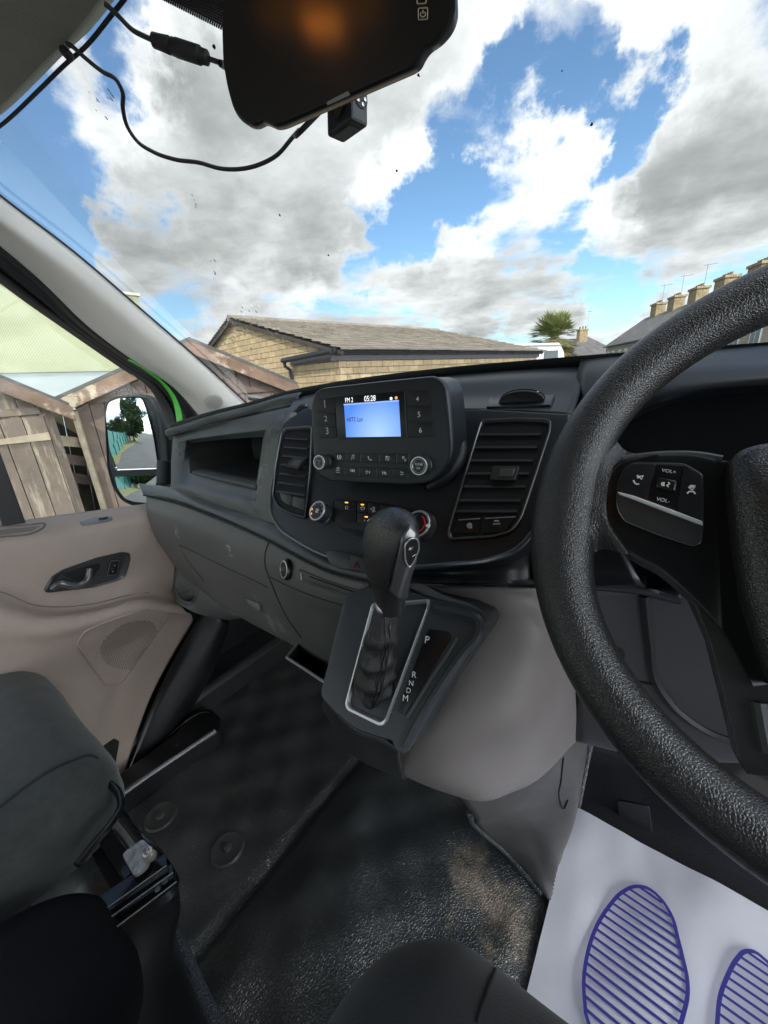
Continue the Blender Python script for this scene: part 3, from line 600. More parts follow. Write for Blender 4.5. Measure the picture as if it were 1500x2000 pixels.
b = B(); q0 = prof([(376, 926, .485), (430, 940, .465), (500, 956, .44)]); b.patch([q0, [p + Vector((0, .001, .005)) for p in q0], [p + Vector((0, .010, .007)) for p in q0], [p + Vector((0, .04, .004)) for p in q0]], SLATE, 24, 8); b.build('tray_lip', pf, solid=.003)
# -------- the ledge under it and the grey lower dashboard
lb = prof([(270, 945, .455), (334, 953, .46), (400, 979, .44), (470, 1002, .415), (535, 1022, .385), (590, 1060, .355), (650, 1094, .335), (735, 1118, .322)])
lf = prof([(280, 964, .43), (338, 975, .425), (400, 996, .405), (470, 1024, .385), (525, 1050, .362), (585, 1082, .338), (645, 1110, .322), (735, 1131, .312)])
b = B(); b.patch([lb, [p.lerp(q, .5) + UPZ * .003 for p, q in zip(lb, lf)], [p.lerp(q, .92) + UPZ * .002 for p, q in zip(lb, lf)], lf, [p + Vector((0, .006, -.008)) for p in lf]], SLATE, 80, 14)
ledge = b.build('dash_ledge', van, solid=.003)
b = B(); b.tube(spl([p + Vector((0, -.001, -.004)) for p in lf], 90), .0022, DARKHOLE, seg=6); b.build('ledge_gap', ledge)
r1 = prof([(286, 968, .436), (338, 980, .43), (400, 1002, .41), (470, 1030, .39), (525, 1056, .367), (585, 1088, .343), (645, 1115, .327), (720, 1135, .318)])
r2 = prof([(290, 1000, .412), (336, 1015, .405), (395, 1040, .388), (465, 1070, .37), (522, 1097, .352), (583, 1128, .33), (645, 1155, .317), (720, 1172, .312)])
r3 = prof([(304, 1045, .408), (345, 1062, .402), (400, 1090, .388), (462, 1124, .374), (522, 1150, .36), (582, 1180, .345), (645, 1208, .335), (720, 1225, .335)])
r4 = prof([(335, 1092, .43), (368, 1110, .425), (412, 1140, .412), (468, 1176, .40), (528, 1206, .39), (585, 1234, .378), (645, 1262, .37), (720, 1280, .38)])
r5 = prof([(366, 1128, .47), (390, 1146, .465), (428, 1174, .455), (478, 1206, .445), (534, 1236, .435), (588, 1264, .425), (645, 1296, .42), (720, 1320, .43)])
r6 = [p + Vector((0, .12, .02)) for p in r5]
b = B(); b.patch([r1, r2, r3, r4, r5, r6], GREY, 80, 50); lower_tree = b.bvh(.0015); lo = b.build('lower_dashboard', van, solid=.003)
b = B()
seam(b, lower_tree, [(527, 1060), (521, 1075), (519, 1092), (521, 1110), (527, 1126), (545, 1170), (565, 1210), (590, 1245)], .0012, DARKHOLE)
seam(b, lower_tree, [(352, 1064), (400, 1087), (460, 1116), (500, 1134), (525, 1147)], .0009, DARKHOLE); seam(b, lower_tree, [(354, 1064), (362, 1085), (380, 1110), (400, 1135)], .0009, DARKHOLE); seam(b, lower_tree, [(525, 1125), (580, 1150), (640, 1172), (700, 1187)], .0009, DARKHOLE)
b.build('panel_gap', lo)
# glovebox pull: a pocket let into the lid
gp = [cast(lower_tree, x, y, .0012) for x, y in [(448, 1118), (503, 1142), (516, 1192), (486, 1172)]]; gn = castn(lower_tree, 480, 1150)
b = B(); R0 = roundpoly(gp, .012); c_ = sum(R0, Vector()) / len(R0)
R1 = [p.lerp(c_, .10) + gn * .0006 for p in R0]; R2 = [p.lerp(c_, .2) - gn * .001 for p in R0]
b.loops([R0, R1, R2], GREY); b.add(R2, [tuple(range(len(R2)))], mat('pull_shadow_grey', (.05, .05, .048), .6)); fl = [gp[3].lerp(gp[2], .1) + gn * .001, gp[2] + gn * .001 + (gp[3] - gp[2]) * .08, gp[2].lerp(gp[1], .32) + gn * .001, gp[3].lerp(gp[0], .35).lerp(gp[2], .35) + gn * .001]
b.prism(fl, gn * .003, mat('pull_edge_grey', (.19, .185, .175), .5)); b.build('glovebox_pull', lo, bevel=.001)
# 12 V socket, coin slot
sc_ = cast(lower_tree, 563, 1112, -.004); sn = (castn(lower_tree, 563, 1112) + Vector((-.1, -.1, .05))).normalized()
b = B(); b.lathe(sc_, sn, [(.0165, 0), (.0165, .008), (.0145, .010), (.0140, .0105, CHROME), (.0122, .0108, CHROME), (.0120, .0098), (0.0005, .0098)], BLACKS, seg=36)
b.text('12V', sc_ + sn * .0102 + Vector((-.005, 0, -.002)), sc_ + sn * .0102 + Vector((.005, 0, -.0005)), sn, DIM); b.build('power_socket', lo)
sl_ = [cast(lower_tree, x, y, .0006) for x, y in [(588, 1112), (652, 1137), (716, 1156), (714, 1172), (650, 1156), (590, 1134)]]
b = B(); R0 = roundpoly(sl_, .002); n_ = castn(lower_tree, 650, 1146); b.pad(R0, n_, .0022, mat('slot_grey', (.05, .05, .048), .5)); b.build('slot_cover', lo)
b = B(); q = [cast(lower_tree, x, y, .003) for x, y in [(610, 1126), (652, 1141), (710, 1159)]]; b.tube(spl(q, 14), .0009, DARKHOLE); q = [cast(lower_tree, x, y, .003) for x, y in [(608, 1136), (652, 1151), (708, 1168)]]; b.tube(spl(q, 14), .0007, SLATE); q = [cast(lower_tree, x, y, .003) for x, y in [(593, 1118), (594, 1132)]]; b.tube(q, .0006, WHITE); b.build('coin_slot', lo)
# end pocket beside the door
b = B()
e1 = [pX(x, y, X) for x, y, X in [(296, 1005, -1.085), (330, 1060, -1.08), (345, 1110, -1.08), (341, 1150, -1.085), (352, 1178, -1.07)]]
e2 = [pX(x, y, X) for x, y, X in [(330, 1045, -1.03), (362, 1090, -1.02), (385, 1125, -1.01), (382, 1160, -1.01), (374, 1178, -1.02)]]
b.patch([[p + Vector((-.02, .02, 0)) for p in e1], e1, [p.lerp(q, .25) + Vector((.004, .035, 0)) for p, q in zip(e1, e2)], [p.lerp(q, .6) + Vector((0, .05, 0)) for p, q in zip(e1, e2)], e2], mat('shadow_grey_plastic', (.09, .085, .08), .6), 24, 14); b.build('door_side_pocket', lo, solid=.002)
lipP = [pX(x, y, X) for x, y, X in [(343, 1150, -1.06), (349, 1166, -1.06), (362, 1176, -1.05), (376, 1176, -1.03), (384, 1155, -1.01), (386, 1128, -1.005)]]
lowP = [pX(x, y, X) for x, y, X in [(346, 1160, -1.06), (353, 1178, -1.06), (372, 1190, -1.04), (410, 1205, -1.0), (445, 1210, -.95), (475, 1205, -.90)]]
b = B(); b.patch([lipP, [p.lerp(q, .5) + Vector((.004, -.008, 0)) for p, q in zip(lipP, lowP)], lowP, [p + Vector((0, .08, .0)) for p in lowP]], GREY, 30, 14); b.tube(spl(lipP, 30), .0035, GREY); b.build('pocket_rim', lo, solid=.002)
# -------- black centre stack
S = Plane((-.30, .45, -.053), (0, -1, .8))
so_ = [(600, 800), (556, 830), (541, 900), (531, 965), (531, 1000), (546, 1030), (580, 1056), (640, 1086), (720, 1104), (800, 1108), (880, 1102), (960, 1092), (1012, 1070), (1042, 1036), (1066, 970), (1090, 895), (1116, 812), (950, 802), (760, 805)]
so3 = spl(P4(S, so_[:17]), 90) + P4(S, so_[17:])
b = B(); b.pad(so3, S.n, .004, BLACK, inset=.003); b.prism([p - S.n * .0015 for p in so3], -S.n * .03, BLACK)
stack_tree = b.bvh(); stack = b.build('centre_stack', van)
up0 = [p - UPZ * .008 + Vector((0, -.003, 0)) for p in prof([(575, 770, .55), (640, 757, .56), (760, 739, .57), (900, 723, .57), (1040, 711, .57), (1146, 703, .565)])]
up1 = prof([(572, 785, .53), (640, 776, .53), (760, 760, .53), (900, 746, .53), (1040, 738, .53), (1140, 734, .53)])
up2 = prof([(562, 808, .49), (640, 800, .49), (760, 786, .495), (900, 778, .495), (1040, 774, .495), (1132, 770, .495)])
up3 = [S.at(x, y, .002) for x, y in [(554, 836), (640, 822), (760, 806), (900, 802), (1040, 806), (1118, 812)]]
b = B(); b.patch([up0, up1, up2, up3], BLACK, 60, 24); up_tree = b.bvh(.0015); upf = b.build('upper_fascia', van, solid=.003)
b = B(); ch_ = spl([S.at(x, y, .003) for x, y in so_[2:16]], 100); b.tube(ch_, [.0028] * 100, mat('dark_satin_trim', (.16, .165, .165), .28, metal=.8), seg=8); b.build('stack_trim', stack)
# ----- radio
RP = Plane(pY(730, 840, .372), (.10, -.97, .16))
ro = [(607, 790), (612, 768), (628, 757), (740, 744), (848, 733), (866, 742), (875, 760), (881, 810), (886, 868), (884, 895), (874, 916), (858, 934), (838, 944), (800, 947), (720, 944), (640, 939), (622, 930), (614, 912), (609, 850)]
R0 = roundpoly(P4(RP, ro), .008, 4); rc = sum(R0, Vector()) / len(R0)
ins = lambda R, k, d: [p.lerp(rc, k) + RP.n * d for p in R]
b = B(); b.loops([[p + Vector((.004, .040, .002)) for p in ins(R0, .07, 0)], ins(R0, 0, -.012), ins(R0, 0, -.003), ins(R0, .012, .0), ins(R0, .03, .0015), ins(R0, .06, .0018)], BLACK, cap1=True)
radio = b.build('radio', van)
b = B(); q = P4(RP, [(655, 774), (791, 764), (796, 853), (660, 858)], .0022); b.pad(q, RP.n, .0012, GLOSS, inset=.0006); scr = b.build('screen', radio)
BLUE = bpy.data.materials.new('lit_blue_display'); BLUE.use_nodes = True
def _blue():
    nt = BLUE.node_tree; N = nt.nodes.new; L = nt.links.new; bs = nt.nodes['Principled BSDF']; bs.inputs['Base Color'].default_value = (.02, .05, .15, 1); bs.inputs['Roughness'].default_value = .25
    tc = N('ShaderNodeTexCoord'); d = N('ShaderNodeVectorMath'); d.operation = 'DISTANCE'; L(tc.outputs['Object'], d.inputs[0]); c = RP.at(742, 850); d.inputs[1].default_value = (c.x, c.y, c.z + EYE)
    r = N('ShaderNodeMapRange'); r.inputs['From Min'].default_value = 0; r.inputs['From Max'].default_value = .05; L(d.outputs['Value'], r.inputs['Value'])
    m = N('ShaderNodeMixRGB'); L(r.outputs[0], m.inputs[0]); m.inputs[1].default_value = (.36, .55, .92, 1); m.inputs[2].default_value = (.055, .20, .72, 1); L(m.outputs[0], bs.inputs['Emission Color']); bs.inputs['Emission Strength'].default_value = .62
_blue()
LIT = mat('lit_white_text', (.8, .8, .8), .4, emit=((1, 1, 1), .55)); NAVY = mat('dark_display_text', (.004, .01, .06), .4)
b = B(); q = P4(RP, [(672, 791), (779, 783), (783, 852.5), (676, 854)], .0036); b.add(q, [(0, 1, 2, 3)], BLUE)
b.add(P4(RP, [(671, 789), (779, 781), (779.2, 784), (671.3, 792)], .0038), [(0, 1, 2, 3)], mat('display_line', (.2, .3, .6), .4, emit=((.3, .5, 1), .4)))
b.text('FM 2', RP.at(675, 786.5, .0036), RP.at(690, 785.3, .0036), RP.n, LIT, 1.35); b.text('05:28', RP.at(712, 784.3, .0036), RP.at(734, 782.6, .0036), RP.n, LIT, 1.25)
b.text('HITS Lan', RP.at(679, 824, .0038), RP.at(709, 823, .0038), RP.n, NAVY, 1.25)
for (x, y) in ((764, 778.5), (774, 777)): b.lathe(RP.at(x, y, .0036), RP.n, [(.0012, 0), (.0018, .0002), (.0018, .0003)], LIT if x < 770 else mat('orange_icon', (.8, .35, .1), .4, emit=((1, .45, .15), .4)), seg=10)
b.build('display', radio, smooth=False)
def key(parent, pl, px, name, h=.0014, m=BTN, r=.0015, off=.0016, bevf=.4, inset=.0006):
    b = B(); R = roundpoly(P4(pl, px, off), r, 3); b.pad(R, pl.n, h, m, bevf, inset); return b
keyd = {'1': [(621, 780), (654.7, 776), (655.7, 802.5), (620, 804)], '2': [(620, 806), (656, 804.5), (657, 829.5), (620.5, 831)], '3': [(621, 833), (657, 831.5), (658.3, 854.5), (624, 857)],
        '4': [(794, 764), (837, 762), (844, 790), (796, 792.5)], '5': [(796, 794.3), (844.3, 792), (846.7, 822), (797, 824)], '6': [(797, 826), (847, 824), (848.5, 852), (797.5, 854.5)]}
kc = {'1': (634.5, 796), '2': (634.5, 823), '3': (637, 848), '4': (813, 783.5), '5': (816, 814.5), '6': (819, 845)}
for k, px in keyd.items():
    b = key(radio, RP, px, 'preset_button'); x, y = kc[k]; w = 1.6 if k == '1' else 5.2
    b.text(k, RP.at(x, y, .0031), RP.at(x + w, y - .2, .0031), RP.n, WHITE if int(k) > 3 else mat('soft_white_marking', (.5, .5, .5), .5)); b.build('preset_button', radio)
def ico(b, pl, paths, off, r=.00035, m=WHITE):
    for P in paths: b.tube([pl.at(x, y, off) for x, y in P], r, m, seg=5)
def lerp2(a, b_, t): return (a[0] + (b_[0] - a[0]) * t, a[1] + (b_[1] - a[1]) * t)
ICR1 = [[[(660, 889), (659, 893), (660.5, 897)], [(663, 889), (662, 897)], [(665, 889), (666, 893), (665, 897)]], [[(687, 897), (688, 889), (692, 888), (691, 895)], [(685.5, 897.5), (687, 897)], [(690, 896), (691, 895)]],
        [[(719, 891), (720, 896), (724.5, 899.5), (726, 897)]], [[(754, 891), (760, 892), (759.5, 899), (753.5, 898), (754, 891)], [(755, 892), (759, 898)]], [[(786, 893), (788, 891), (790, 894), (787, 896), (786, 893)], [(790, 898), (792, 896), (793.5, 899), (791, 901), (790, 898)]]]
ICR2 = [[[(656.5, 914), (663, 914.5)], [(656, 918), (663, 918.5)], [(656, 922), (663, 922.5)], [(660, 912.5), (660, 916)]], [[(684, 918), (688, 916), (688, 921.5), (684, 919)], [(688, 919), (692, 917), (692, 922), (688, 919)]], [[(715, 919), (720, 922), (715, 925), (715, 919)], [(722, 919.5), (722, 925)]],
        [[(747, 921), (751, 924), (747, 927), (747, 921)], [(751, 924), (755, 927)], [(751, 921.5), (755, 924.5), (751.5, 927), (751, 921.5)]], [[(782, 922), (787, 922.5), (787.5, 927), (782, 927)], [(784, 920.5), (782, 922), (784, 923.5)]]]
for (ya, yb, xs, IC, yb0, yb1) in (((885, 887), (902, 906), [651, 676, 704.5, 741, 775, 799], ICR1, 0, 0), ((911, 916), (929, 935), [653, 673.5, 702, 735, 766, 797], ICR2, 0, 0)):
    for i in range(5):
        f0, f1 = (xs[i] - 651) / 148, (xs[i + 1] - 651) / 148
        t0, t1 = lerp2((651, ya[0]), (799, ya[1]), f0)[1], lerp2((651, ya[0]), (799, ya[1]), f1)[1]; u0, u1 = lerp2((651, yb[0]), (799, yb[1]), f0)[1], lerp2((651, yb[0]), (799, yb[1]), f1)[1]
        b = key(radio, RP, [(xs[i] + .8, t0), (xs[i + 1] - .8, t1), (xs[i + 1] - 1.2, u1), (xs[i] + .4, u0)], 'media_button', r=.001)
        b.tube([RP.at(xs[i + 1] - .2, t1 + 1, .0022), RP.at(xs[i + 1] - .6, u1 - 1, .0022)], .0003, DIM, seg=4); ico(b, RP, IC[i], .0033); b.build('media_button', radio)
def knob(name, parent, c, n, r, h, faceprof=None, txt=None, body=BRUSHED):
    b = B(); u = (n.cross(UPZ)); u = u.normalized() if u.dot(Vector((1, 0, 0))) > 0 else -u.normalized()
    b.lathe(c, n, [(r * 1.05, -.004), (r * 1.05, h * .15), (r * .97, h * .2), (r * .95, h * .8), (r * .94, h * .93, CHROME), (r * .90, h, CHROME), (r * .80, h, CHROME), (r * .78, h * .95, BLACKS), (.0004, h * .95, GLOSS)], body, seg=48)
    up = n.cross(u) * -1
    if up.z < 0: up = -up
    f = c + n * (h * .955)
    return b, u, up, f
vk, tk = RP.at(636, 902, .001), RP.at(826, 909, .001)
b, u, up, f = knob('k', radio, vk, RP.n, .0098, .014); b.tube([f + (u * math.cos(a) + up * math.sin(a)) * .0062 for a in [2 * math.pi * i / 24 for i in range(24)]], .0003, CHROME, closed=True, seg=5)
b.text('VOL', f - u * .0036 + up * .0006, f + u * .0036 + up * .0006, RP.n, DIM); b.tube([f + (u * math.cos(a) + up * math.sin(a)) * .0016 - up * .0026 for a in [2 * math.pi * i / 12 for i in range(12)]], .00025, DIM, closed=True, seg=4); b.build('volume_knob', radio)
b, u, up, f = knob('k', radio, tk, RP.n, .0112, .012); b.tube([f + (u * math.cos(a) + up * math.sin(a)) * .0074 for a in [2 * math.pi * i / 24 for i in range(24)]], .0003, CHROME, closed=True, seg=5)
b.text('TUNE', f - u * .0050 + up * .0006, f + u * .0050 + up * .0006, RP.n, WHITE); b.text('OK', f - u * .0026 - up * .0036, f + u * .0026 - up * .0036, RP.n, WHITE); b.build('tuning_knob', radio)
# dark ring-shaped shroud edge to the right of the radio
b = B(); b.tube(spl([S.at(872, 842, .012), S.at(893, 858, .014), S.at(897, 880, .014), S.at(889, 905, .012), S.at(868, 932, .010), S.at(838, 952, .006)], 30), [.006 + .004 * math.sin(math.pi * i / 29) for i in range(30)], BLACK, seg=10); b.build('radio_shroud', stack)
# ----- air vents
def vent(outl, rr, slats, tab, frame_r, sw, lab):
    ro_ = roundpoly(P4(S, outl, .004), rr, 5); b = B(); c_ = sum(ro_, Vector()) / len(ro_)
    i1 = [p.lerp(c_, .06) for p in ro_]
    b.loops([ro_, [p.lerp(c_, .02) + S.n * .0035 for p in ro_], [p.lerp(c_, .045) + S.n * .003 for p in ro_], [p.lerp(c_, .085) - S.n * .001 for p in ro_], [p.lerp(c_, .10) - S.n * .008 for p in ro_]], BLACKS)
    v = b.build('air_vent', van)
    b = B(); q = [p.lerp(c_, .06) + S.n * .0005 for p in ro_]; b.add(q, [tuple(range(len(q)))], DARKHOLE); b.build('vent_duct', v, smooth=False)
    b = B(); b.tube([p.lerp(c_, .03) + S.n * .0036 for p in ro_], frame_r, SATIN, closed=True, seg=6); b.build('vent_bezel', v)
    for (a, c) in slats:
        b = B(); p, q = S.at(*a, .003), S.at(*c, .003); d = (q - p).normalized(); w = Vector((0, 1, 0)) - d * d.y; w = (w.normalized() * .8 - S.n * .2 + UPZ * .15).normalized()
        tn = d.cross(w).normalized() * .0012; fw = -w * .006
        sec = [fw + tn * .3, fw * .6 + tn, w * .006 + tn * 1.2, w * .006 - tn * 1.2, fw * .6 - tn, fw - tn * .3]
        L0, L1 = [p + k for k in sec], [q + k for k in sec]; b.loops([L0, L1], mat('slat_black', (.028, .029, .03), .32, spec=.7), cap0=True, cap1=True); b.build('vent_slat', v)
    b = B(); q = P4(S, tab, .012); b.prism(roundpoly(q, .001, 2), -S.n * .012 + Vector((0, .006, -.004)), BRUSHED); cc = sum(q, Vector()) / 4; b.prism([p.lerp(cc, .45) + S.n * .0004 + (q[3] - q[0]) * .12 for p in q], S.n * .0008, SATIN); b.build('vent_tab', v, bevel=.0008)
    return v
sl1 = [((560 - i * 2.4 + (0 if i < 4 else -(i - 4) * .6), 855 + i * 17.2), (606 - i * .9, 858 + i * 18.0)) for i in range(7)]
vL = vent([(553, 842), (560, 836), (612, 832), (609, 920), (600, 1016), (572, 1008), (546, 994), (534, 972), (540, 910)], .006, sl1, [(557, 910), (573, 893), (596, 895.6), (581, 916)], .0011, None, 'l')
for q in ([(548, 962), (572, 969), (571, 988), (560, 984), (552, 978)], [(574, 970), (598, 976), (598, 998), (573, 989)]):
    b = key(None, S, q, '', h=.003, off=.003, r=.003, m=mat('blank_switch', (.05, .053, .052), .45)); b.build('blank_switch', vL)
lf_ = lambda y: 943 - (y - 828) * .297; rt_ = lambda y: 1071 - (y - 825) * .318
sl2 = [((lf_(y) + 2, y), (rt_(y) - 4, y - .6)) for y in (848, 873, 898.7, 924, 949, 976, 997)]
vR = vent([(941, 821), (1010, 817), (1078, 819), (1078, 840), (1048, 932), (1020, 1016), (1000, 1043), (962, 1053), (878, 1058), (874, 1046), (906, 936)], .006, sl2, [(956.7, 936), (962, 910), (1014, 910), (1004.7, 937)], .0012, None, 'r')
for i, q in enumerate(([(894, 1014), (940, 1011.5), (938, 1042), (886, 1044)], [(946, 1011), (1010, 1008), (993, 1036), (986, 1040), (943, 1042)])):
    b = key(None, S, q, '', h=.003, off=.003, r=.002, m=BLACKS); tl = [(q[0][0] + 1.5, q[0][1] + 1.5), (q[1][0] - 3, q[1][1] + 1.3)]; b.tube([S.at(*tl[0], .0062), S.at(*tl[1], .0062)], .0006, CHROME, seg=5)
    if i == 0:
        for r_ in (4.6, 2.0): b.tube([S.at(917 + r_ * math.cos(a), 1026.5 + r_ * math.sin(a), .0063) for a in [2 * math.pi * k / 14 for k in range(14)]], .00035, WHITE, closed=True, seg=4)
        b.tube([S.at(917, 1031.5, .0063), S.at(922, 1031, .0063)], .00035, WHITE, seg=4)
    else:
        b.text('MODE', S.at(963, 1025.8, .0063), S.at(977, 1025, .0063), S.n, WHITE, 1.1); b.tube([S.at(x, y, .0063) for x, y in [(965, 1018), (967, 1016.5), (973, 1016.3), (975, 1017.6), (965, 1018)]], .00035, WHITE, seg=4)
    b.build('switch', vR)
# ----- thumbwheels above the vents
for (base, wl, top_) in (([(950, 801), (957, 781), (1084, 777), (1077, 797)], [(972, 795), (990, 786), (1017, 781.5), (1045, 783), (1062, 790)], .012), ([(566, 821), (570, 810), (604, 804), (604, 814)], [(578, 817), (588, 810), (604, 806)], .008)):
    q = [cast(up_tree, x, y, .0005) or S.at(x, y, .003) for x, y in base]; n_ = (q[1] - q[0]).cross(q[2] - q[0]).normalized(); n_ = n_ if n_.y < 0 else -n_
    b = B(); b.pad(roundpoly(q, .002, 2), n_, .002, BLACKS); W_ = [cast(up_tree, x, y, .004) or S.at(x, y, .004) for x, y in wl]
    a, c = W_[0], W_[-1]; ctr = (a + c) / 2 + Vector((0, .006, -.012 * 0)); ax = n_.cross((c - a).normalized()).normalized(); rr_ = (c - a).length / 2
    n0 = 24; vv = [ctr + (c - a).normalized() * rr_ * math.cos(math.pi * k / n0) + n_ * .013 * math.sin(math.pi * k / n0) for k in range(n0 + 1)]
    b.loops([[p + ax * .0035 for p in vv], [p + ax * .0042 - n_ * .001 for p in vv], [p - ax * .0042 - n_ * .001 for p in vv], [p - ax * .0035 for p in vv]], mat('thumbwheel_rubber', (.022, .023, .024), .4), cap0=True, cap1=True)
    k_ = vv[6]; b.lathe(k_ + n_ * .0002 , n_, [(.0012, 0), (.0012, .0006)], WHITE, seg=10); b.build('vent_thumbwheel', upf, angle=50)
# ----- climate panel
b = B(); q = roundpoly(P4(S, [(646, 985), (655, 974), (700, 978), (760, 985), (830, 998), (830, 1034), (745, 1026), (654, 1024), (646, 1018)], .0035), .003, 3); b.pad(q, S.n, .0012, BLACKS); clim = b.build('climate_panel', van)
for px, led, icn in (([(656, 978), (697, 981), (697, 998), (655, 996)], (677, 981.5), [[(677, 988), (674.5, 990), (675.5, 994), (679, 994), (679.5, 990), (677, 988)]]), ([(655, 998), (697, 1000), (697, 1021), (655, 1020)], None, []),
                      ([(699.5, 981), (719, 983), (718, 1002), (699, 1000)], (708, 985.5), [[(704, 991), (708, 990), (712, 991.5), (710, 996), (706, 996), (704, 991)]]), ([(720, 983), (741.5, 985.5), (740, 1003), (719, 1002)], None, [[(730, 990), (732.5, 992.5), (730.5, 995), (728, 992.5), (730, 990)], [(730, 995), (728, 1000)], [(731, 996), (733, 1000)], [(723, 993), (727, 996)]]),
                      ([(699, 1002), (740, 1005), (738, 1024), (699, 1021)], (715.5, 1009.5), [[(711, 1015), (713, 1018), (711, 1018.5)], [(717, 1018), (721, 1014), (726, 1013), (729, 1009)], [(719, 1019), (723, 1016), (728, 1014.5)]]), ([(743.5, 986), (790, 993), (788, 1010), (742, 1004)], None, []), ([(742, 1006), (788, 1011), (786, 1029), (740, 1025)], None, [])):
    b = key(None, S, px, '', off=.0042, h=.0018, r=.001); ico(b, S, icn, .0063, .0003)
    if led: b.prism(P4(S, [(led[0] - 3, led[1] - 1.2), (led[0] + 3, led[1] - .8), (led[0] + 3, led[1] + 1.4), (led[0] - 3, led[1] + 1)], .006), S.n * .0004, AMBER)
    b.build('climate_button', clim)
fk, tk2 = S.at(634, 1004, .002), S.at(826, 1029, .002); kn = (S.n + Vector((-.05, -.12, 0))).normalized()
b, u, up, f = knob('k', clim, fk, kn, .0150, .016)
for dx, dy in ((-1, 1), (1, 1), (-1, -1), (1, -1)): b.tube([f + u * (.0015 * dx + .0012 * math.cos(a)) + up * (.0015 * dy + .0012 * math.sin(a)) for a in [2 * math.pi * k / 10 for k in range(10)]], .0003, WHITE, closed=True, seg=4)
for i in range(7):
    a = rad(215 - i * 38); c_ = f + (u * math.cos(a) + up * math.sin(a)) * .0098; t_ = (u * -math.sin(a) + up * math.cos(a)); b.tube([c_ - t_ * .0012, c_ + t_ * .0012], .0006, AMBER if i < 2 else DIM, seg=5)
b.build('fan_knob', clim)
b, u, up, f = knob('k', clim, tk2, kn, .0172, .014)
b.tube([f + (u * math.cos(a) + up * math.sin(a)) * .0098 for a in [rad(70 - 12 * i) for i in range(12)]], .0009, RED, seg=6); b.tube([f + (u * math.cos(a) + up * math.sin(a)) * .0098 for a in [rad(110 + 12 * i) for i in range(10)]], .0009, mat('blue_marking', (.03, .1, .5), .4), seg=6)
b.prism([f + u * .0128 + up * .0016 + kn * .001, f + u * .0178 + up * .0016 + kn * .001, f + u * .0178 - up * .0016 + kn * .001, f + u * .0128 - up * .0016 + kn * .001], kn * .0012, WHITE); b.build('temperature_knob', clim)
b = B(); q = P4(S, [(660, 1030), (740, 1042), (705, 1052), (668, 1040)], .0042); b.pad(roundpoly(q, .004, 3), S.n, .0008, BLACKS); b.build('blank_cover', clim)
# ----- black lower band under the stack, hazard pod
lw0 = prof([(600, 1072, .352), (700, 1105, .335), (800, 1112, .335), (900, 1105, .35), (1000, 1085, .372), (1060, 1040, .41), (1120, 900, .47)])
lw1 = prof([(600, 1078, .352), (700, 1118, .333), (800, 1134, .335), (900, 1138, .35), (1000, 1138, .375), (1120, 1140, .43), (1260, 1146, .45)])
b = B(); b.patch([[p + Vector((0, .004, 0)) for p in lw0], [p.lerp(q, .5) + Vector((0, .008, 0)) for p, q in zip(lw0, lw1)], lw1, [p + Vector((0, .03, -.003)) for p in lw1]], BLACKS, 60, 14); b.build('lower_fascia', van, solid=.003)
HP = Plane(pY(680, 1098, .312), (0, -1, .55)); b = B(); q = roundpoly(P4(HP, [(640, 1078), (660, 1074), (730, 1094), (730, 1122), (668, 1112), (648, 1102)], .002), .006, 4); b.pad(q, HP.n, .006, mat('pod_black', (.022, .024, .024), .4), inset=.002); pod = b.build('switch_pod', van)
b = B(); q = P4(HP, [(686, 1083), (724, 1093), (722, 1118), (684, 1112)], .0072); b.pad(roundpoly(q, .0015, 3), HP.n, .0018, BTN); tri = [HP.at(x, y, .0095) for x, y in [(697, 1096), (703, 1110), (690, 1108)]]; b.tube(tri, .0007, DRED, closed=True, seg=5); cc = sum(tri, Vector()) / 3; b.tube([p.lerp(cc, .55) for p in tri], .0006, DRED, closed=True, seg=5); b.build('hazard_button', pod)
# -------- instrument hood and the dark recess behind the wheel
h0 = prof([(1135, 704, .56), (1200, 697, .553), (1300, 690, .547), (1400, 684, .543), (1500, 677, .541), (1700, 664, .541), (1950, 648, .541)])
h1 = prof([(1128, 738, .525), (1200, 724, .51), (1300, 716, .505), (1400, 709, .50), (1500, 703, .50), (1700, 692, .50), (1950, 680, .50)])
h2 = prof([(1122, 790, .495), (1190, 765, .48), (1300, 742, .475), (1400, 733, .472), (1500, 726, .47), (1700, 715, .47), (1950, 705, .47)])
h3 = prof([(1112, 880, .46), (1170, 850, .46), (1250, 798, .46), (1330, 768, .458), (1500, 748, .455), (1700, 738, .455), (1950, 735, .455)])
for hh, ex_ in ((h0, (.84, .512, .004)), (h1, (.84, .49, -.02)), (h2, (.84, .47, -.05)), (h3, (.84, .455, -.075))): hh.append(Vector(ex_))
h4 = [p + Vector((0, .012, -.004)) for p in h3]; h5 = [p + Vector((0, .12, .004)) for p in h3]
b = B(); b.patch([h0, h1, h2, h3, h4, h5], BLACK, 70, 40); hood = b.build('instrument_hood', van, solid=.004)
b = B(); q = prof([(1110, 700, .60)]) + [Vector((.86, .60, .01)), Vector((.86, .60, -.32))] + prof([(1250, 1160, .60), (1100, 1150, .60)]); b.prism(q, (0, .03, 0), mat('instrument_black', (.010, .012, .014), .35)); b.build('instrument_panel', hood, smooth=False)
b = B(); b.patch([prof([(1116, 812, .462), (1108, 900, .45), (1085, 980, .425), (1060, 1060, .40), (1050, 1140, .385)]), prof([(1122, 812, .47), (1128, 900, .465), (1120, 990, .45), (1110, 1070, .44), (1110, 1142, .43)]), prof([(1130, 812, .56), (1150, 900, .56), (1150, 990, .56), (1150, 1070, .56), (1150, 1142, .56)])], BLACKS, 30, 14); b.build('hood_side', hood, solid=.003)
b = B(); b.tube(spl(prof([(1136, 742, .523), (1120, 800, .485), (1104, 850, .462), (1085, 910, .45)]), 20), .0011, mat('panel_edge_grey', (.10, .105, .105), .4), seg=6); b.build('panel_gap', hood)
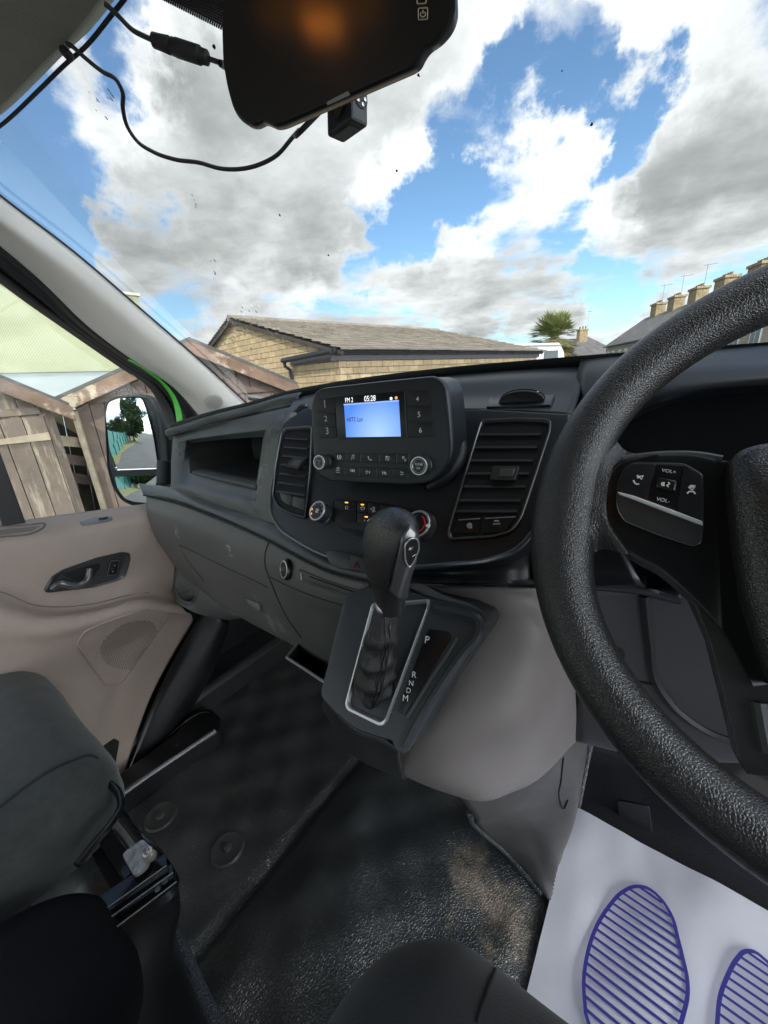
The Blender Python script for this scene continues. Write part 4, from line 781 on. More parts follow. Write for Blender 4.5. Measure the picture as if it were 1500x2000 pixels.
b = B(); b.patch([prof([(1110, 1136, .45), (1180, 1136, .47), (1260, 1150, .49), (1330, 1150, .50)]), prof([(1112, 1142, .435), (1180, 1143, .455), (1255, 1150, .475), (1330, 1165, .49)]), prof([(1114, 1150, .44), (1180, 1153, .46), (1250, 1160, .48), (1330, 1180, .50)])], BLACK, 30, 8); b.build('column_shelf', hood, solid=.003)
# -------- knee panel under the wheel
KP = mat('grey_knee_panel', (.062, .059, .062), .5, bump=('noise', 520, .4, .0008))
k0 = prof([(1108, 1146, .46), (1180, 1150, .48), (1260, 1156, .49), (1400, 1160, .50), (1700, 1160, .52)]); k1 = prof([(1112, 1240, .50), (1180, 1245, .505), (1262, 1250, .51), (1400, 1270, .52), (1700, 1300, .54)])
k2 = prof([(1118, 1340, .53), (1185, 1335, .53), (1275, 1332, .53), (1410, 1360, .54), (1700, 1400, .55)]); k3 = prof([(1126, 1442, .57), (1210, 1462, .57), (1290, 1478, .57), (1440, 1484, .57), (1700, 1500, .57)])
for kk_, z_ in ((k0, -.26), (k1, -.32), (k2, -.40), (k3, -.50)): kk_.append(Vector((.84, kk_[-1].y, z_)))
b = B(); b.patch([k0, k1, k2, k3, [p + Vector((0, .06, .0)) for p in k3]], KP, 50, 34); ktree = b.bvh(.002); kn_ = b.build('knee_panel', van, solid=.004)
b = B(); seam(b, ktree, [(1140, 1318), (1185, 1322), (1230, 1326), (1282, 1334)], .0022, DARKHOLE); seam(b, ktree, [(1262, 1165), (1266, 1230), (1272, 1290), (1282, 1334)], .002, DARKHOLE); b.build('panel_gap', kn_)
b = B(); seam(b, ktree, [(1258, 1160), (1268, 1250), (1284, 1335), (1330, 1392), (1385, 1428), (1440, 1448)], .0055, SEAL, n=40); b.build('column_surround', kn_)
gc = cast(ktree, 1203, 1272, .001); gn = castn(ktree, 1203, 1272); b = B(); b.lathe(gc, gn, [(.0105, -.002), (.0105, .002), (.009, .0024), (.0085, .0005), (.0003, .0003)], SEAL, seg=28)
u = gn.cross(UPZ).normalized(); up = u.cross(gn)
for k in range(5): y = (-.006 + .003 * k); w = math.sqrt(.0085 ** 2 - y * y); b.beam(gc + up * y - u * w + gn * .002, gc + up * y + u * w + gn * .002, .0012, .0012, gn, KP)
b.build('sensor_grille', kn_)
# -------- grey centre console under the gear selector
c_rows = [[(800, 1142, .36), (940, 1146, .372), (1040, 1148, .392), (1080, 1146, .42), (1112, 1144, .462)], [(850, 1225, .335), (960, 1225, .348), (1040, 1228, .368), (1085, 1225, .42), (1115, 1222, .49)],
          [(830, 1320, .310), (925, 1320, .316), (1025, 1320, .345), (1088, 1315, .418), (1119, 1312, .515)], [(790, 1420, .275), (865, 1425, .278), (990, 1412, .314), (1082, 1395, .42), (1123, 1385, .535)],
          [(760, 1480, .27), (868, 1498, .272), (990, 1482, .328), (1075, 1450, .43), (1125, 1425, .55)], [(775, 1505, .30), (860, 1538, .295), (930, 1557, .31), (1010, 1538, .37), (1125, 1443, .56)], [(775, 1500, .35), (860, 1535, .345), (932, 1552, .355), (1010, 1532, .42), (1125, 1440, .60)]]
b = B(); b.patch([prof(r) for r in c_rows], CONS, 60, 60); con_tree = b.bvh(.002); con = b.build('centre_console', van, solid=.004)
# -------- gear selector
GP = Plane(ray(760, 1290) * .455, (.04, -.74, .66)); GN = GP.n
go = [(720, 1146), (688, 1159), (678, 1170), (660, 1235), (645, 1300), (632, 1350), (634, 1364), (660, 1392), (700, 1425), (742, 1440), (772, 1448), (777, 1462), (786, 1473), (797, 1466), (828, 1412), (868, 1348), (908, 1292), (944, 1242), (957, 1218), (948, 1200), (912, 1183), (845, 1168), (790, 1150)]
R0 = roundpoly(P4(GP, go), .004, 3); BEZ = mat('gear_bezel_plastic', (.040, .044, .048), .38, bump=('noise', 700, .2, .0005))
b = B(); b.pad(R0, GN, .008, BEZ, bev=.6, inset=.004); b.prism([p - GN * .0015 for p in R0], Vector((.0, .05, -.012)), BEZ); gear = b.build('gear_selector', van)
b = B(); nt_ = [GP.at(x, y, .002) for x, y in [(634, 1360), (660, 1390), (700, 1424), (745, 1440), (778, 1462)]]; nb = prof([(640, 1378, .30), (664, 1420, .29), (700, 1470, .285), (750, 1495, .30), (800, 1512, .31)])
b.patch([nt_, [p.lerp(q, .5) + Vector((0, -.006, -.002)) for p, q in zip(nt_, nb)], nb, [p + Vector((0, .1, .02)) for p in nb]], mat('console_nose_black', (.03, .031, .032), .42, bump=('noise', 600, .3, .0008)), 30, 14); b.build('console_nose', gear, solid=.003)
fo = [(729, 1178), (842, 1170), (838, 1188), (757, 1410), (750, 1418), (742, 1418), (681, 1388), (676, 1376)]
F0 = roundpoly(P4(GP, fo, .008), .004, 4); fc = sum(F0, Vector()) / len(F0)
def insetp(R, d): return [p + (fc - p).normalized() * d for p in R]
b = B(); b.loops([F0, [p + GN * .004 for p in insetp(F0, .0008)], [p + GN * .0045 for p in insetp(F0, .0035)], [p + GN * .002 for p in insetp(F0, .0055)], [p - GN * .004 for p in insetp(F0, .006)]], CHROME); b.build('chrome_frame', gear)
# ridge on the driver's side of the bezel and the indicator strip
b = B(); b.tube(spl(P4(GP, [(792, 1462), (822, 1405), (862, 1340), (905, 1278), (938, 1232), (936, 1212), (905, 1198), (850, 1186)], .009), 40), [.004 + .0015 * math.sin(i / 39 * math.pi) for i in range(40)], BEZ, seg=8); b.build('bezel_ridge', gear)
ind = roundpoly(P4(GP, [(838, 1228), (880, 1236), (882, 1247), (792, 1396), (777, 1390)], .0085), .002, 3); b = B(); b.pad(ind, GN, .0012, GLOSS, inset=.0006)
for ch_, x, y in (('P', 830, 1256), ('R', 805, 1323), ('N', 799, 1338.5), ('D', 794, 1353), ('M', 787, 1369)):
    b.text(ch_, GP.at(x, y, .0106), GP.at(x + (8.2 if ch_ != 'M' else 10), y + 1.2, .0106), GN, WHITE, .95)
b.build('gear_indicator', gear)
b = B(); b.tube(spl(P4(GP, [(795, 1403), (840, 1330), (884, 1262), (893, 1246)], .009), 20), .0014, mat('green_grey_edge', (.09, .11, .105), .3), seg=6); b.build('indicator_edge', gear)
from mathutils import noise as noise_
# gaiter: folded leather from the frame up to the collar
colr = pY(762, 1183, .268); kax = (pY(765, 993, .262) - colr).normalized()
gb = GP.at(733, 1352, .001); path = spl([colr - kax * .002, colr.lerp(gb, .30) + GN * .007, colr.lerp(gb, .62) + GN * .009, colr.lerp(gb, .86) + GN * .006, gb], 64)
rp = spl([Vector((.0130, 0, 0)), Vector((.0160, .3, 0)), Vector((.0190, .55, 0)), Vector((.0205, .8, 0)), Vector((.0190, 1, 0))], 64); L_ = []
ex = (GP.at(842, 1170) - GP.at(729, 1178)).normalized()
for j, c in enumerate(path):
    t = j / 63; tg = (path[min(63, j + 1)] - path[max(0, j - 1)]).normalized(); u1 = (ex - tg * ex.dot(tg)).normalized(); u2 = tg.cross(u1); row = []
    for k in range(56):
        a_ = 2 * math.pi * k / 56; wob = .9 * math.sin(a_ + .6) + .5 * math.sin(2 * a_ + 1.3)
        fold = math.sin(2 * math.pi * 4.6 * t ** 1.15 + wob * 1.3); fold = math.copysign(abs(fold) ** .7, fold)
        pt = u1 * math.cos(a_) + u2 * math.sin(a_); r_ = rp[j].x * (1 + (.055 * fold + .26 * noise_.noise((c + pt * .02) * 60)) * min(1, t * 3.5))
        row.append(c + pt * r_)
    L_.append(row)
b = B(); fl_ = [p - GN * .004 for p in insetp(F0, .0055)]; b.add(fl_, [tuple(range(len(fl_)))], mat('gaiter_skirt', (.010, .010, .010), .45, bump=('pebble', 700, .5, .0008))); b.build('gaiter_skirt', gear, smooth=False)
b = B(); b.loops(L_, GAITER); gt = b.bvh(); gaiter = b.build('gaiter', gear)
b = B(); seam(b, gt, [(752, 1192), (753, 1220), (752, 1260), (746, 1300), (736, 1345), (724, 1385)], .0008, BLACKS, n=40, off=.0006); seam(b, gt, [(760, 1192), (761, 1220), (760, 1260), (754, 1300), (744, 1345), (733, 1388)], .0008, BLACKS, n=40, off=.0006); b.build('gaiter_seam', gaiter)
# knob
lv = [(1183, 733, 791, .268), (1150, 727, 794, .267), (1120, 717, 801, .266), (1090, 711, 810, .265), (1060, 708, 816, .264), (1035, 712, 818, .263), (1015, 724, 814, .262), (1002, 742, 800, .262), (995, 758, 780, .262)]
L_ = []; view = (ray(762, 1090)); sdv = ray(762, 1090).cross(UPZ).normalized()
for y, xl, xr, Y in lv:
    a, c = pY(xl, y, Y), pY(xr, y, Y); m = (a + c) / 2; hx = (c - a) / 2; dep = Vector((view.x, view.y, 0)).normalized() * hx.length * 1.05
    L_.append([m + hx * math.cos(t) + dep * math.sin(t) for t in [2 * math.pi * k / 40 for k in range(40)]])
C_ = [spl([r[i] for r in L_], 40) for i in range(40)]; L2 = [[C_[i][j] for i in range(40)] for j in range(40)]
b = B(); b.loops(L2, LEATHERF, cap0=True, cap1=True); kt = b.bvh(); knobm = b.build('gear_knob', gear)
b = B(); b.lathe(colr + kax * .001, kax, [(.0140, -.003), (.0152, -.001), (.0152, .001), (.0140, .003)], CHROME, seg=32); b.build('knob_collar', knobm)
def overlay(name, tree, px, m, parent, off=.0008, n=None, rr=0):
    P = [cast(tree, x, y, off) for x, y in px]; P = [p for p in P if p]; return P
pl = [[(800, 1027), (812, 1040), (815.5, 1062)], [(786, 1045), (804, 1060), (815, 1075)], [(781, 1070), (799, 1080), (810, 1090)], [(772, 1105), (790, 1112), (802, 1117)], [(764, 1140), (780, 1150), (795, 1148)], [(760, 1150), (775, 1165), (792, 1168)]]
b = B(); rows = [[cast(kt, x, y, .0014) for x, y in r] for r in pl]
if all(p is not None for r in rows for p in r): b.patch(rows, mat('satin_grey_knob_trim', (.17, .17, .172), .3, metal=.7), 14, 24); b.build('knob_trim', knobm, solid=.0016)
q = [cast(kt, x, y, .0026) for x, y in [(790, 1060), (799, 1048), (810, 1050), (812, 1068), (803, 1092), (795, 1104), (789, 1090)]]
if all(q):
    b = B(); n_ = castn(kt, 800, 1075); R = roundpoly(q, .003, 3); b.pad(R, n_, .0015, BLACKS); b.tube([p + n_ * .0012 for p in R], .0007, CHROME, closed=True, seg=6)
    cc = sum(q, Vector()) / 7 + n_ * .0022; t1 = (q[0] - q[4]).normalized(); s1 = n_.cross(t1)
    for sg in (1, -1): b.tube([cc + t1 * .004 * sg - s1 * .0016, cc + t1 * .004 * sg + s1 * .0016], .0003, WHITE, seg=4)
    b.tube([cc + t1 * .0056, cc + t1 * .0024], .0003, WHITE, seg=4); b.build('shift_button', knobm)
b = B(); q = [cast(kt, x, y, .0004) for x, y in [(722, 1140), (740, 1147), (758, 1146), (764, 1120), (774, 1085), (784, 1052), (800, 1026)]]; b.tube(spl([p for p in q if p], 30), .0007, DARKHOLE, seg=5); b.build('knob_seam', knobm)
# -------- cubby box hanging left of the selector
b = B(); cb = [(588, 1250), (560, 1284), (640, 1336), (690, 1310)]; CZ = -.475
q = [pZ(x, y, CZ) for x, y in cb]; low = [pZ(x, y, -.575) + Vector((.0, .03, 0)) for x, y in [(600, 1290), (576, 1318), (645, 1372), (700, 1380)]]
b.loops([q, [p.lerp(r_, .55) for p, r_ in zip(q, low)], low], mat('cubby_plastic', (.055, .055, .053), .5, bump=('noise', 600, .3, .0008)), cap1=True); cub = b.build('cubby_box', van, solid=.004)
b = B(); b.tube(q[:3], .0028, mat('cubby_rim', (.30, .30, .29), .45), seg=8); b.build('cubby_rim', cub)
# -------- steering wheel
WC = Vector((.125, .335, -.104)); TL = .55; WN = Vector((0, -math.cos(TL), math.sin(TL))); WR = Vector((1, 0, 0)); WU = Vector((0, math.sin(TL), math.cos(TL))); WP = Plane(WC, WN)
b = B(); rings = []; nA = 140
for i in range(nA):
    a = 2 * math.pi * i / nA; d = WR * math.cos(a) + WU * math.sin(a); k = math.exp(-((a - math.pi * 1.02) / .30) ** 2); r_ = .0205
    cc = WC + d * (.1895 - .003 * k); rings.append([cc + d * math.cos(t) * (r_ + .004 * k) + WN * math.sin(t) * r_ * 1.02 for t in [2 * math.pi * q / 28 for q in range(28)]])
rings.append(rings[0]); b.loops(rings, LEATHER); 
web = [[(1160, 820), (1135, 890), (1112, 970), (1100, 1040), (1098, 1120)], [(1196, 852), (1178, 905), (1158, 970), (1146, 1040), (1136, 1098)], [(1222, 880), (1196, 918), (1176, 972), (1172, 1030), (1172, 1074)], [(1285, 890), (1206, 910), (1184, 965), (1186, 1018), (1228, 1082)], [(1285, 896), (1212, 918), (1192, 968), (1194, 1016), (1228, 1076)]]
wo = [.012, .011, .0095, .009, .003]
we = [-.012, -.001, 0, -.001, -.010]
b.patch([[WP.at(x, y, o_ + (e_ if i_ < 3 else 0)) for (x, y), e_ in zip(r, we)] for i_, (r, o_) in enumerate(zip(web, wo))], LEATHER, 40, 24)
web2 = [[(1160, 820), (1196, 852), (1222, 880), (1285, 890)], [(1166, 830), (1200, 862), (1226, 886), (1285, 893)]]
wheel = b.build('steering_wheel', van, angle=180)
po = [(1187, 935), (1204, 907), (1228, 896), (1300, 890), (1362, 891), (1400, 900), (1440, 905), (1700, 900), (1750, 1200), (1560, 1330), (1470, 1340), (1400, 1220), (1340, 1160), (1290, 1118), (1228, 1082), (1198, 1048), (1184, 1012), (1181, 970)]
b = B(); R0 = spl(P4(WP, po[:6], .006), 24) + P4(WP, po[6:10], -.004) + spl(P4(WP, po[10:], .003), 40); b.pad(R0, WN, .003, BLACKS, inset=.003); b.prism([p - WN * .002 for p in R0], -WN * .022, BLACKS); b.build('spoke', wheel)
b = B(); q = spl(P4(WP, [(1215, 896), (1300, 888), (1362, 889), (1410, 897)], .006), 20); b.tube(q, .0028, mat('spoke_edge_grey', (.14, .145, .145), .35, metal=.5), seg=8); b.build('spoke_edge', wheel)
bo = [(1340, 1150), (1384, 1250), (1422, 1400), (1442, 1480), (1460, 1512), (1600, 1520), (1660, 1300), (1560, 1150)]
b = B(); R0 = P4(WP, bo, -.006); b.pad(roundpoly(R0, .006, 3), WN, .004, mat('lower_spoke_black', (.02, .021, .022), .4)); b.prism(R0, -WN * .02, BLACKS)
b.tube(P4(WP, [(1482, 1372), (1490, 1420), (1500, 1470)], -.001), .004, mat('spoke_insert_grey', (.06, .06, .06), .6), seg=8); b.build('lower_spoke', wheel)
ao = [(1432, 895), (1460, 884), (1560, 872), (1700, 880), (1780, 1000), (1740, 1200), (1620, 1340), (1500, 1345), (1470, 1270), (1440, 1180), (1424, 1080), (1414, 990), (1410, 925)]
R0 = roundpoly(P4(WP, ao, 0), .006, 3); ac = sum(R0, Vector()) / len(R0)
b = B(); b.loops([R0, [p + WN * .012 for p in R0], [p.lerp(ac, .03) + WN * .018 for p in R0], [p.lerp(ac, .09) + WN * .0225 for p in R0], [p.lerp(ac, .3) + WN * .028 for p in R0], [p.lerp(ac, .6) + WN * .031 for p in R0]], LEATHERF, cap1=True); b.build('airbag_cover', wheel, angle=180)
WB = WP
mo = [(1205, 972), (1207, 945), (1220, 916), (1237, 905), (1335, 907), (1371, 928), (1373, 1026), (1368, 1060), (1355, 1067), (1290, 1046), (1220, 1018), (1207, 996)]
b = B(); R0 = roundpoly(P4(WP, mo, .009), .003, 3); b.pad(R0, WN, .003, mat('switch_satin_black', (.035, .035, .036), .35), inset=.001); b.tube([p + WN * .0012 for p in R0], .0005, SATIN, closed=True, seg=5); pod = b.build('switch_cluster', wheel)
def wkey(px, name, extra=None, m=BTN, h=.0016):
    b = B(); R = roundpoly(P4(WP, px, .0118), .0012, 3); b.pad(R, WN, h, m, inset=.0006)
    if extra: extra(b)
    return b.build(name, pod)
PHL = [[(1237, 938), (1239, 943), (1244, 946), (1248, 945)], [(1245, 928), (1246, 934)], [(1247.5, 931), (1256, 929.5), (1253, 936), (1247.5, 931)]]
PHR = [[(1342, 964), (1346, 960), (1354, 960), (1358, 965)], [(1345, 951), (1352, 957), (1356, 951.5)], [(1345, 951), (1356, 951.5)], [(1347, 948.5), (1358, 949)]]
wkey([(1208, 960), (1209, 943), (1221, 917), (1238, 906), (1281, 907), (1264, 976)], 'call_button', lambda b: (ico(b, WP, PHL, .0137, .0006), None))
wkey([(1336, 909), (1369, 929), (1371, 1018), (1321, 996)], 'hang_up_button', lambda b: (ico(b, WP, PHR, .0137, .0006), None))
b = B(); R = roundpoly(P4(WP, [(1283, 907), (1334, 909), (1319, 994), (1266, 977)], .0118), .001, 2); b.pad(R, WN, .0008, GLOSS, inset=.0005)
b.pad(roundpoly(P4(WP, [(1285, 934), (1322, 941), (1318, 963), (1281, 954)], .0125), .002, 3), WN, .0035, BLACKS, inset=.0015)
b.text('VOL+', WP.at(1291.5, 921.5, .013), WP.at(1319, 925.5, .013), WN, WHITE); b.text('VOL-', WP.at(1281, 977.5, .013), WP.at(1307, 983, .013), WN, WHITE)
ico(b, WP, [[(1294, 942), (1292, 945), (1294, 949)], [(1297, 942), (1296, 945), (1297, 949)], [(1305, 942), (1308, 945), (1302, 948), (1306, 951)]], .0164, .0005); b.build('volume_rocker', pod)
b = B(); q = P4(WP, [(1206, 961), (1240, 970), (1300, 992), (1372, 1019), (1372, 1028), (1300, 1001), (1240, 978), (1209, 967)], .0125); b.prism(q, WN * .002, mat('bright_silver_trim', (.70, .70, .70), .35, metal=.4)); b.build('switch_trim', pod, bevel=.0006)
# -------- door
drows = [(-1.185, [(-160, 1053), (0, 1026), (100, 1010), (200, 997), (290, 985), (352, 975)]), (-1.135, [(-160, 1070), (0, 1046), (100, 1032), (200, 1017), (290, 1000), (350, 988)]), (-1.117, [(-160, 1080), (0, 1056), (100, 1043), (200, 1027), (290, 1009), (350, 998)]),
         (-1.108, [(-160, 1115), (0, 1098), (100, 1082), (200, 1065), (290, 1048), (348, 1040)]), (-1.104, [(-160, 1150), (0, 1152), (70, 1176), (170, 1174), (285, 1150), (348, 1160)]), (-1.088, [(-160, 1168), (0, 1168), (74, 1192), (170, 1189), (282, 1163), (352, 1174)]),
         (-1.046, [(-160, 1210), (0, 1196), (80, 1212), (170, 1204), (275, 1178), (356, 1188)]), (-1.040, [(-160, 1240), (0, 1228), (84, 1232), (168, 1218), (272, 1190), (364, 1196)]), (-1.060, [(-160, 1272), (0, 1262), (86, 1254), (166, 1236), (272, 1202), (372, 1200)]),
         (-1.088, [(-160, 1340), (0, 1330), (90, 1310), (168, 1280), (272, 1232), (376, 1210)]), (-1.092, [(-160, 1420), (0, 1420), (100, 1388), (180, 1335), (262, 1280), (338, 1275)]), (-1.078, [(-130, 1520), (10, 1510), (110, 1445), (190, 1385), (242, 1340), (300, 1345)]),
         (-1.064, [(-80, 1610), (60, 1570), (150, 1480), (205, 1420), (236, 1400), (270, 1420)]), (-1.06, [(0, 1700), (100, 1650), (180, 1560), (212, 1500), (232, 1480), (248, 1490)]), (-1.06, [(60, 1770), (140, 1710), (196, 1620), (216, 1560), (228, 1535), (238, 1545)])]
fwd = [[0, 0, 0, 0, 0, 0]] * 8 + [[0, 0, 0, 0, .006, .004], [0, 0, 0, .002, .016, .008], [0, 0, 0, .004, .026, .012], [0, 0, 0, .006, .026, .010], [0, 0, .0, .008, .016, .006], [0] * 6, [0] * 6]
b = B(); b.patch([[pX(x, y, X + k) for (x, y), k in zip(r, kk)] for (X, r), kk in zip(drows, fwd)], TAUPE, 60, 90); dtree = b.bvh(.003); door = b.build('door', van, solid=.006)
def dc(x, y, off=.0005): return cast(dtree, x, y, off)
hb = [(84, 1153), (99, 1125), (122, 1111), (187, 1088), (236, 1077), (252, 1079), (253, 1092), (243, 1126), (230, 1133), (181, 1147), (92, 1157)]
H0 = [dc(x, y, .001) for x, y in hb]; hn = castn(dtree, 170, 1115); H0 = roundpoly(H0, .006, 4); hc = sum(H0, Vector()) / len(H0)
b = B(); b.loops([[p - hn * .003 for p in H0], [p + hn * .002 for p in H0], [p.lerp(hc, .03) + hn * .004 for p in H0], [p.lerp(hc, .09) + hn * .0025 for p in H0], [p.lerp(hc, .12) + hn * .001 for p in H0]], mat('handle_dark_grey', (.045, .045, .046), .3, metal=.2), cap1=True); hd = b.build('handle_bezel', door)
b = B(); q = [dc(x, y, .002) for x, y in [(119, 1119), (150, 1108), (194, 1098), (192, 1114), (184, 1134), (160, 1140), (128, 1137)]]; R0 = roundpoly(q, .006, 3); b.pad(R0, hn, .0006, DARKHOLE); b.build('handle_cup', hd)
b = B(); q = spl([dc(x, y, o_) for x, y, o_ in [(97, 1147, .008), (112, 1135, .012), (128, 1137, .016), (148, 1138, .018), (163, 1130, .016), (172, 1106, .009)]], 24); b.tube(q, [.0075 + .002 * math.sin(math.pi * i / 23) for i in range(24)], mat('handle_satin_black', (.10, .10, .10), .22, metal=.4), seg=10); b.build('handle_lever', hd)
b = B(); q = roundpoly([dc(x, y, .0062) for x, y in [(212, 1093), (229, 1091), (224, 1119), (206, 1121)]], .003, 3); b.pad(q, hn, .003, BLACKS); b.tube([p + hn * .0022 for p in q], .0006, STEEL, closed=True, seg=5)
for (x, y) in ((220, 1101), (216, 1113)): cc = dc(x, y, .0094); b.lathe(cc, hn, [(.0014, 0), (.0014, .0004)], WHITE, seg=8); b.tube([cc + hn * .0003, cc + hn * .0003 + (q[0] - q[-1]).normalized() * .002], .0005, WHITE, seg=4)
b.tube([dc(213.5, 1107.5, .0094), dc(218, 1107, .0094)], .0004, DIM, seg=4); b.build('lock_switch', hd)
sg = [(149, 1255), (165, 1230), (200, 1215), (286, 1187), (326, 1195), (331, 1206), (242, 1329), (230, 1337), (206, 1337)]
G0 = roundpoly([dc(x, y, .0008) for x, y in sg], .008, 4); gc = sum(G0, Vector()) / len(G0); gn = castn(dtree, 240, 1260)
b = B(); b.tube(G0, .0022, TAUPE, closed=True, seg=8); G1 = [p.lerp(gc, .03) + gn * .0012 for p in G0]; spk = b.build('speaker_grille', door)
tri = B(); tri.add(G1, [tuple(range(len(G1)))], TAUPE); gtr = tri.bvh(); b = B(); bd = B()
xs = (G1[0] - gc).normalized(); ax = Vector((0, 1, 0)); ax = (ax - gn * ax.dot(gn)).normalized(); ay = gn.cross(ax); sp_c = cast(gtr, 258, 1260, .0008); RAD = .066
def inpoly(p):
    o_ = p + gn * .05; h = gtr.ray_cast(o_, -gn, .1); return h[0]
for i in range(-40, 41):
    for j in range(-40, 41):
        st = .0044; dx, dy = i * st + (j % 2) * st * .5, j * st * .87; p = sp_c + ax * dx + ay * dy; h = inpoly(p)
        if h is None: continue
        h2 = dtree.ray_cast(h + gn * .05, -gn, .12)
        if h2[0] is None: continue
        p = h2[0] + gn * .0040
        if dx * dx + dy * dy < RAD ** 2: bd.add([p + ax * .0013 * math.cos(t) + ay * .0013 * math.sin(t) for t in (.3, 1.35, 2.4, 3.44, 4.5, 5.5)], [tuple(range(6))], DARKHOLE)
        elif i % 2 == 0: b.beam(p - ay * .0017, p + ay * .0017, .0007, .0005, gn, TAUPE)
bd.build('speaker_perforation', spk, smooth=False)['kind'] = 'stuff'; b.build('speaker_rib', spk, smooth=False)['kind'] = 'stuff'
b = B(); q = roundpoly([dc(x, y, .0008) for x, y in [(155, 1023), (185, 1014), (218, 1012), (220, 1018), (196, 1024), (160, 1029)]], .003, 3); n_ = castn(dtree, 190, 1019); b.pad(q, n_, .003, mat('sill_switch_grey', (.16, .17, .18), .25)); q = [dc(x, y, .005) for x, y in [(192, 1018), (210, 1014.5), (212, 1017.5), (194, 1021)]]; b.prism(q, n_ * .0008, DARKHOLE); b.build('window_switch', door)
b = B(); q = spl([dc(x, y, .0005) for x, y in [(-40, 1030), (40, 1030), (88, 1026), (84, 1033), (66, 1043), (0, 1052), (-40, 1057)]], 40); b.tube(q, .0022, mat('sill_shadow_taupe', (.12, .105, .095), .6), seg=6); q2 = roundpoly([dc(x, y, .0006) for x, y in [(-60, 1036), (40, 1034), (80, 1029), (64, 1040), (0, 1048), (-60, 1054)]], .003, 2); b.add(q2, [tuple(range(len(q2)))], mat('sill_pocket_taupe', (.18, .155, .14), .6)); b.build('sill_pocket', door)
b = B(); q = spl([dc(x, y, .0003) for x, y in [(-60, 1150), (0, 1158), (60, 1182), (120, 1187), (180, 1181), (250, 1164), (290, 1158)]], 50); b.tube(q, .0012, mat('sill_shadow_taupe', (.12, .105, .095), .6), seg=5); b.build('trim_gap', door)
b = B(); q = roundpoly([dc(x, y, .0008) or pX(x, y, -1.06) for x, y in [(196, 1458), (222, 1440), (232, 1446), (222, 1505), (205, 1530), (196, 1500)]], .004, 3); b.add(q, [tuple(range(len(q)))], DARKHOLE); b.build('door_bin', door)
# window glass, frame, divider, body pillar
WG = glass_mat('side_window_glass', (.93, .96, .95), .35)
b = B(); b.prism([pX(x, y, -1.188) for x, y in [(-260, 1070), (-260, 340), (0, 545), (120, 632), (240, 716), (300, 765), (326, 800), (340, 860), (346, 985), (0, 1032)]], (-.004, 0, 0), WG); b.build('window_glass', door, smooth=False)
dE = [(-200, 310), (-100, 395), (0, 478), (86, 552), (165, 630), (270, 710), (338, 755), (370, 790), (392, 815)]; wE = [(-220, 360), (-110, 455), (0, 545), (60, 590), (120, 632), (236, 713), (296, 755), (322, 795), (338, 860)]
dP = [pX(x, y, -1.10) for x, y in dE]; wPp = [pX(x, y, -1.178) for x, y in wE]
b = B(); b.patch([dP, [p.lerp(q, .12) + Vector((.008, 0, 0)) for p, q in zip(dP, wPp)], [p.lerp(q, .30) + Vector((-.012, 0, 0)) for p, q in zip(dP, wPp)], [p.lerp(q, .5) + Vector((.0, 0, 0)) for p, q in zip(dP, wPp)], [p.lerp(q, .66) + Vector((-.012, 0, 0)) for p, q in zip(dP, wPp)], [p.lerp(q, .85) + Vector((.008, 0, 0)) for p, q in zip(dP, wPp)], wPp, [p + Vector((-.02, 0, 0)) for p in wPp]], SEAL, 60, 44); b.build('door_seal', van, solid=.003)
b = B(); b.patch([[pX(x, y, -1.105) for x, y in [(250, 702), (282, 722), (314, 748), (332, 772), (343, 808), (346, 850), (348, 900)]], [pX(x, y, -1.10) for x, y in [(252, 702), (286, 722), (320, 747), (341, 772), (355, 808), (359, 850), (361, 900)]]], GREEN, 40, 6); b.build('green_body_pillar', van, solid=.004)
b = B(); b.prism([pX(x, y, -1.17) for x, y in [(-60, 800), (-30, 800), (52, 1024), (6, 1030)]], (-.012, 0, 0), SEAL); b.build('window_divider', door, smooth=False, bevel=.002)
# -------- windscreen pillar trim, headlining, windscreen
pe = [WS(x, y, .004) for x, y in [(-200, 225), (-100, 305), (0, 385), (140, 492), (270, 603), (400, 715), (484, 795)]]
pm = [pX(x, y, -1.035) for x, y in [(-200, 270), (-100, 350), (0, 430), (146, 535), (282, 648), (396, 748), (450, 800)]]
pm2 = [pX(x, y, -1.062) for x, y in [(-200, 292), (-100, 375), (0, 455), (126, 560), (262, 672), (372, 762), (425, 808)]]
b = B(); b.patch([[p + Vector((-.002, .006, 0)) for p in pe], pe, [p.lerp(q, .5) + Vector((.006, 0, .002)) for p, q in zip(pe, pm)], pm, pm2, spl(dP, 7)], PILLAR, 70, 34); ptree = b.bvh(.002); pil = b.build('windscreen_pillar', van, solid=.004)
tw = cast(ptree, 419, 783, .0012) or pX(419, 783, -1.03); tn = castn(ptree, 419, 783); b = B(); b.lathe(tw, tn, [(.0215, -.003), (.0215, .0012), (.020, .002), (.0005, .0022)], mat('pale_tweeter_mesh', (.46, .44, .41), .6), seg=40)
u = tn.orthogonal().normalized(); w_ = tn.cross(u)
for i in range(-9, 10):
    for j in range(-9, 10):
        d = (u * (i + .5 * (j % 2)) + w_ * j * .87) * .0026
        if d.length < .0160: p = tw + d + tn * .0026; b.add([p + u * .0005 * math.cos(t) + w_ * .0005 * math.sin(t) for t in (0, 1.05, 2.1, 3.14, 4.19, 5.24)], [tuple(range(6))], mat('tweeter_hole', (.10, .09, .08), .8))
b.build('tweeter_grille', pil)
b = B(); q = spl([WS(x, y, .006) for x, y in [(-200, 219), (-100, 299), (0, 381), (140, 488), (270, 599), (400, 712), (486, 792)]], 50); b.tube(q, .0022, SEAL, seg=6); b.build('windscreen_seal', pil)
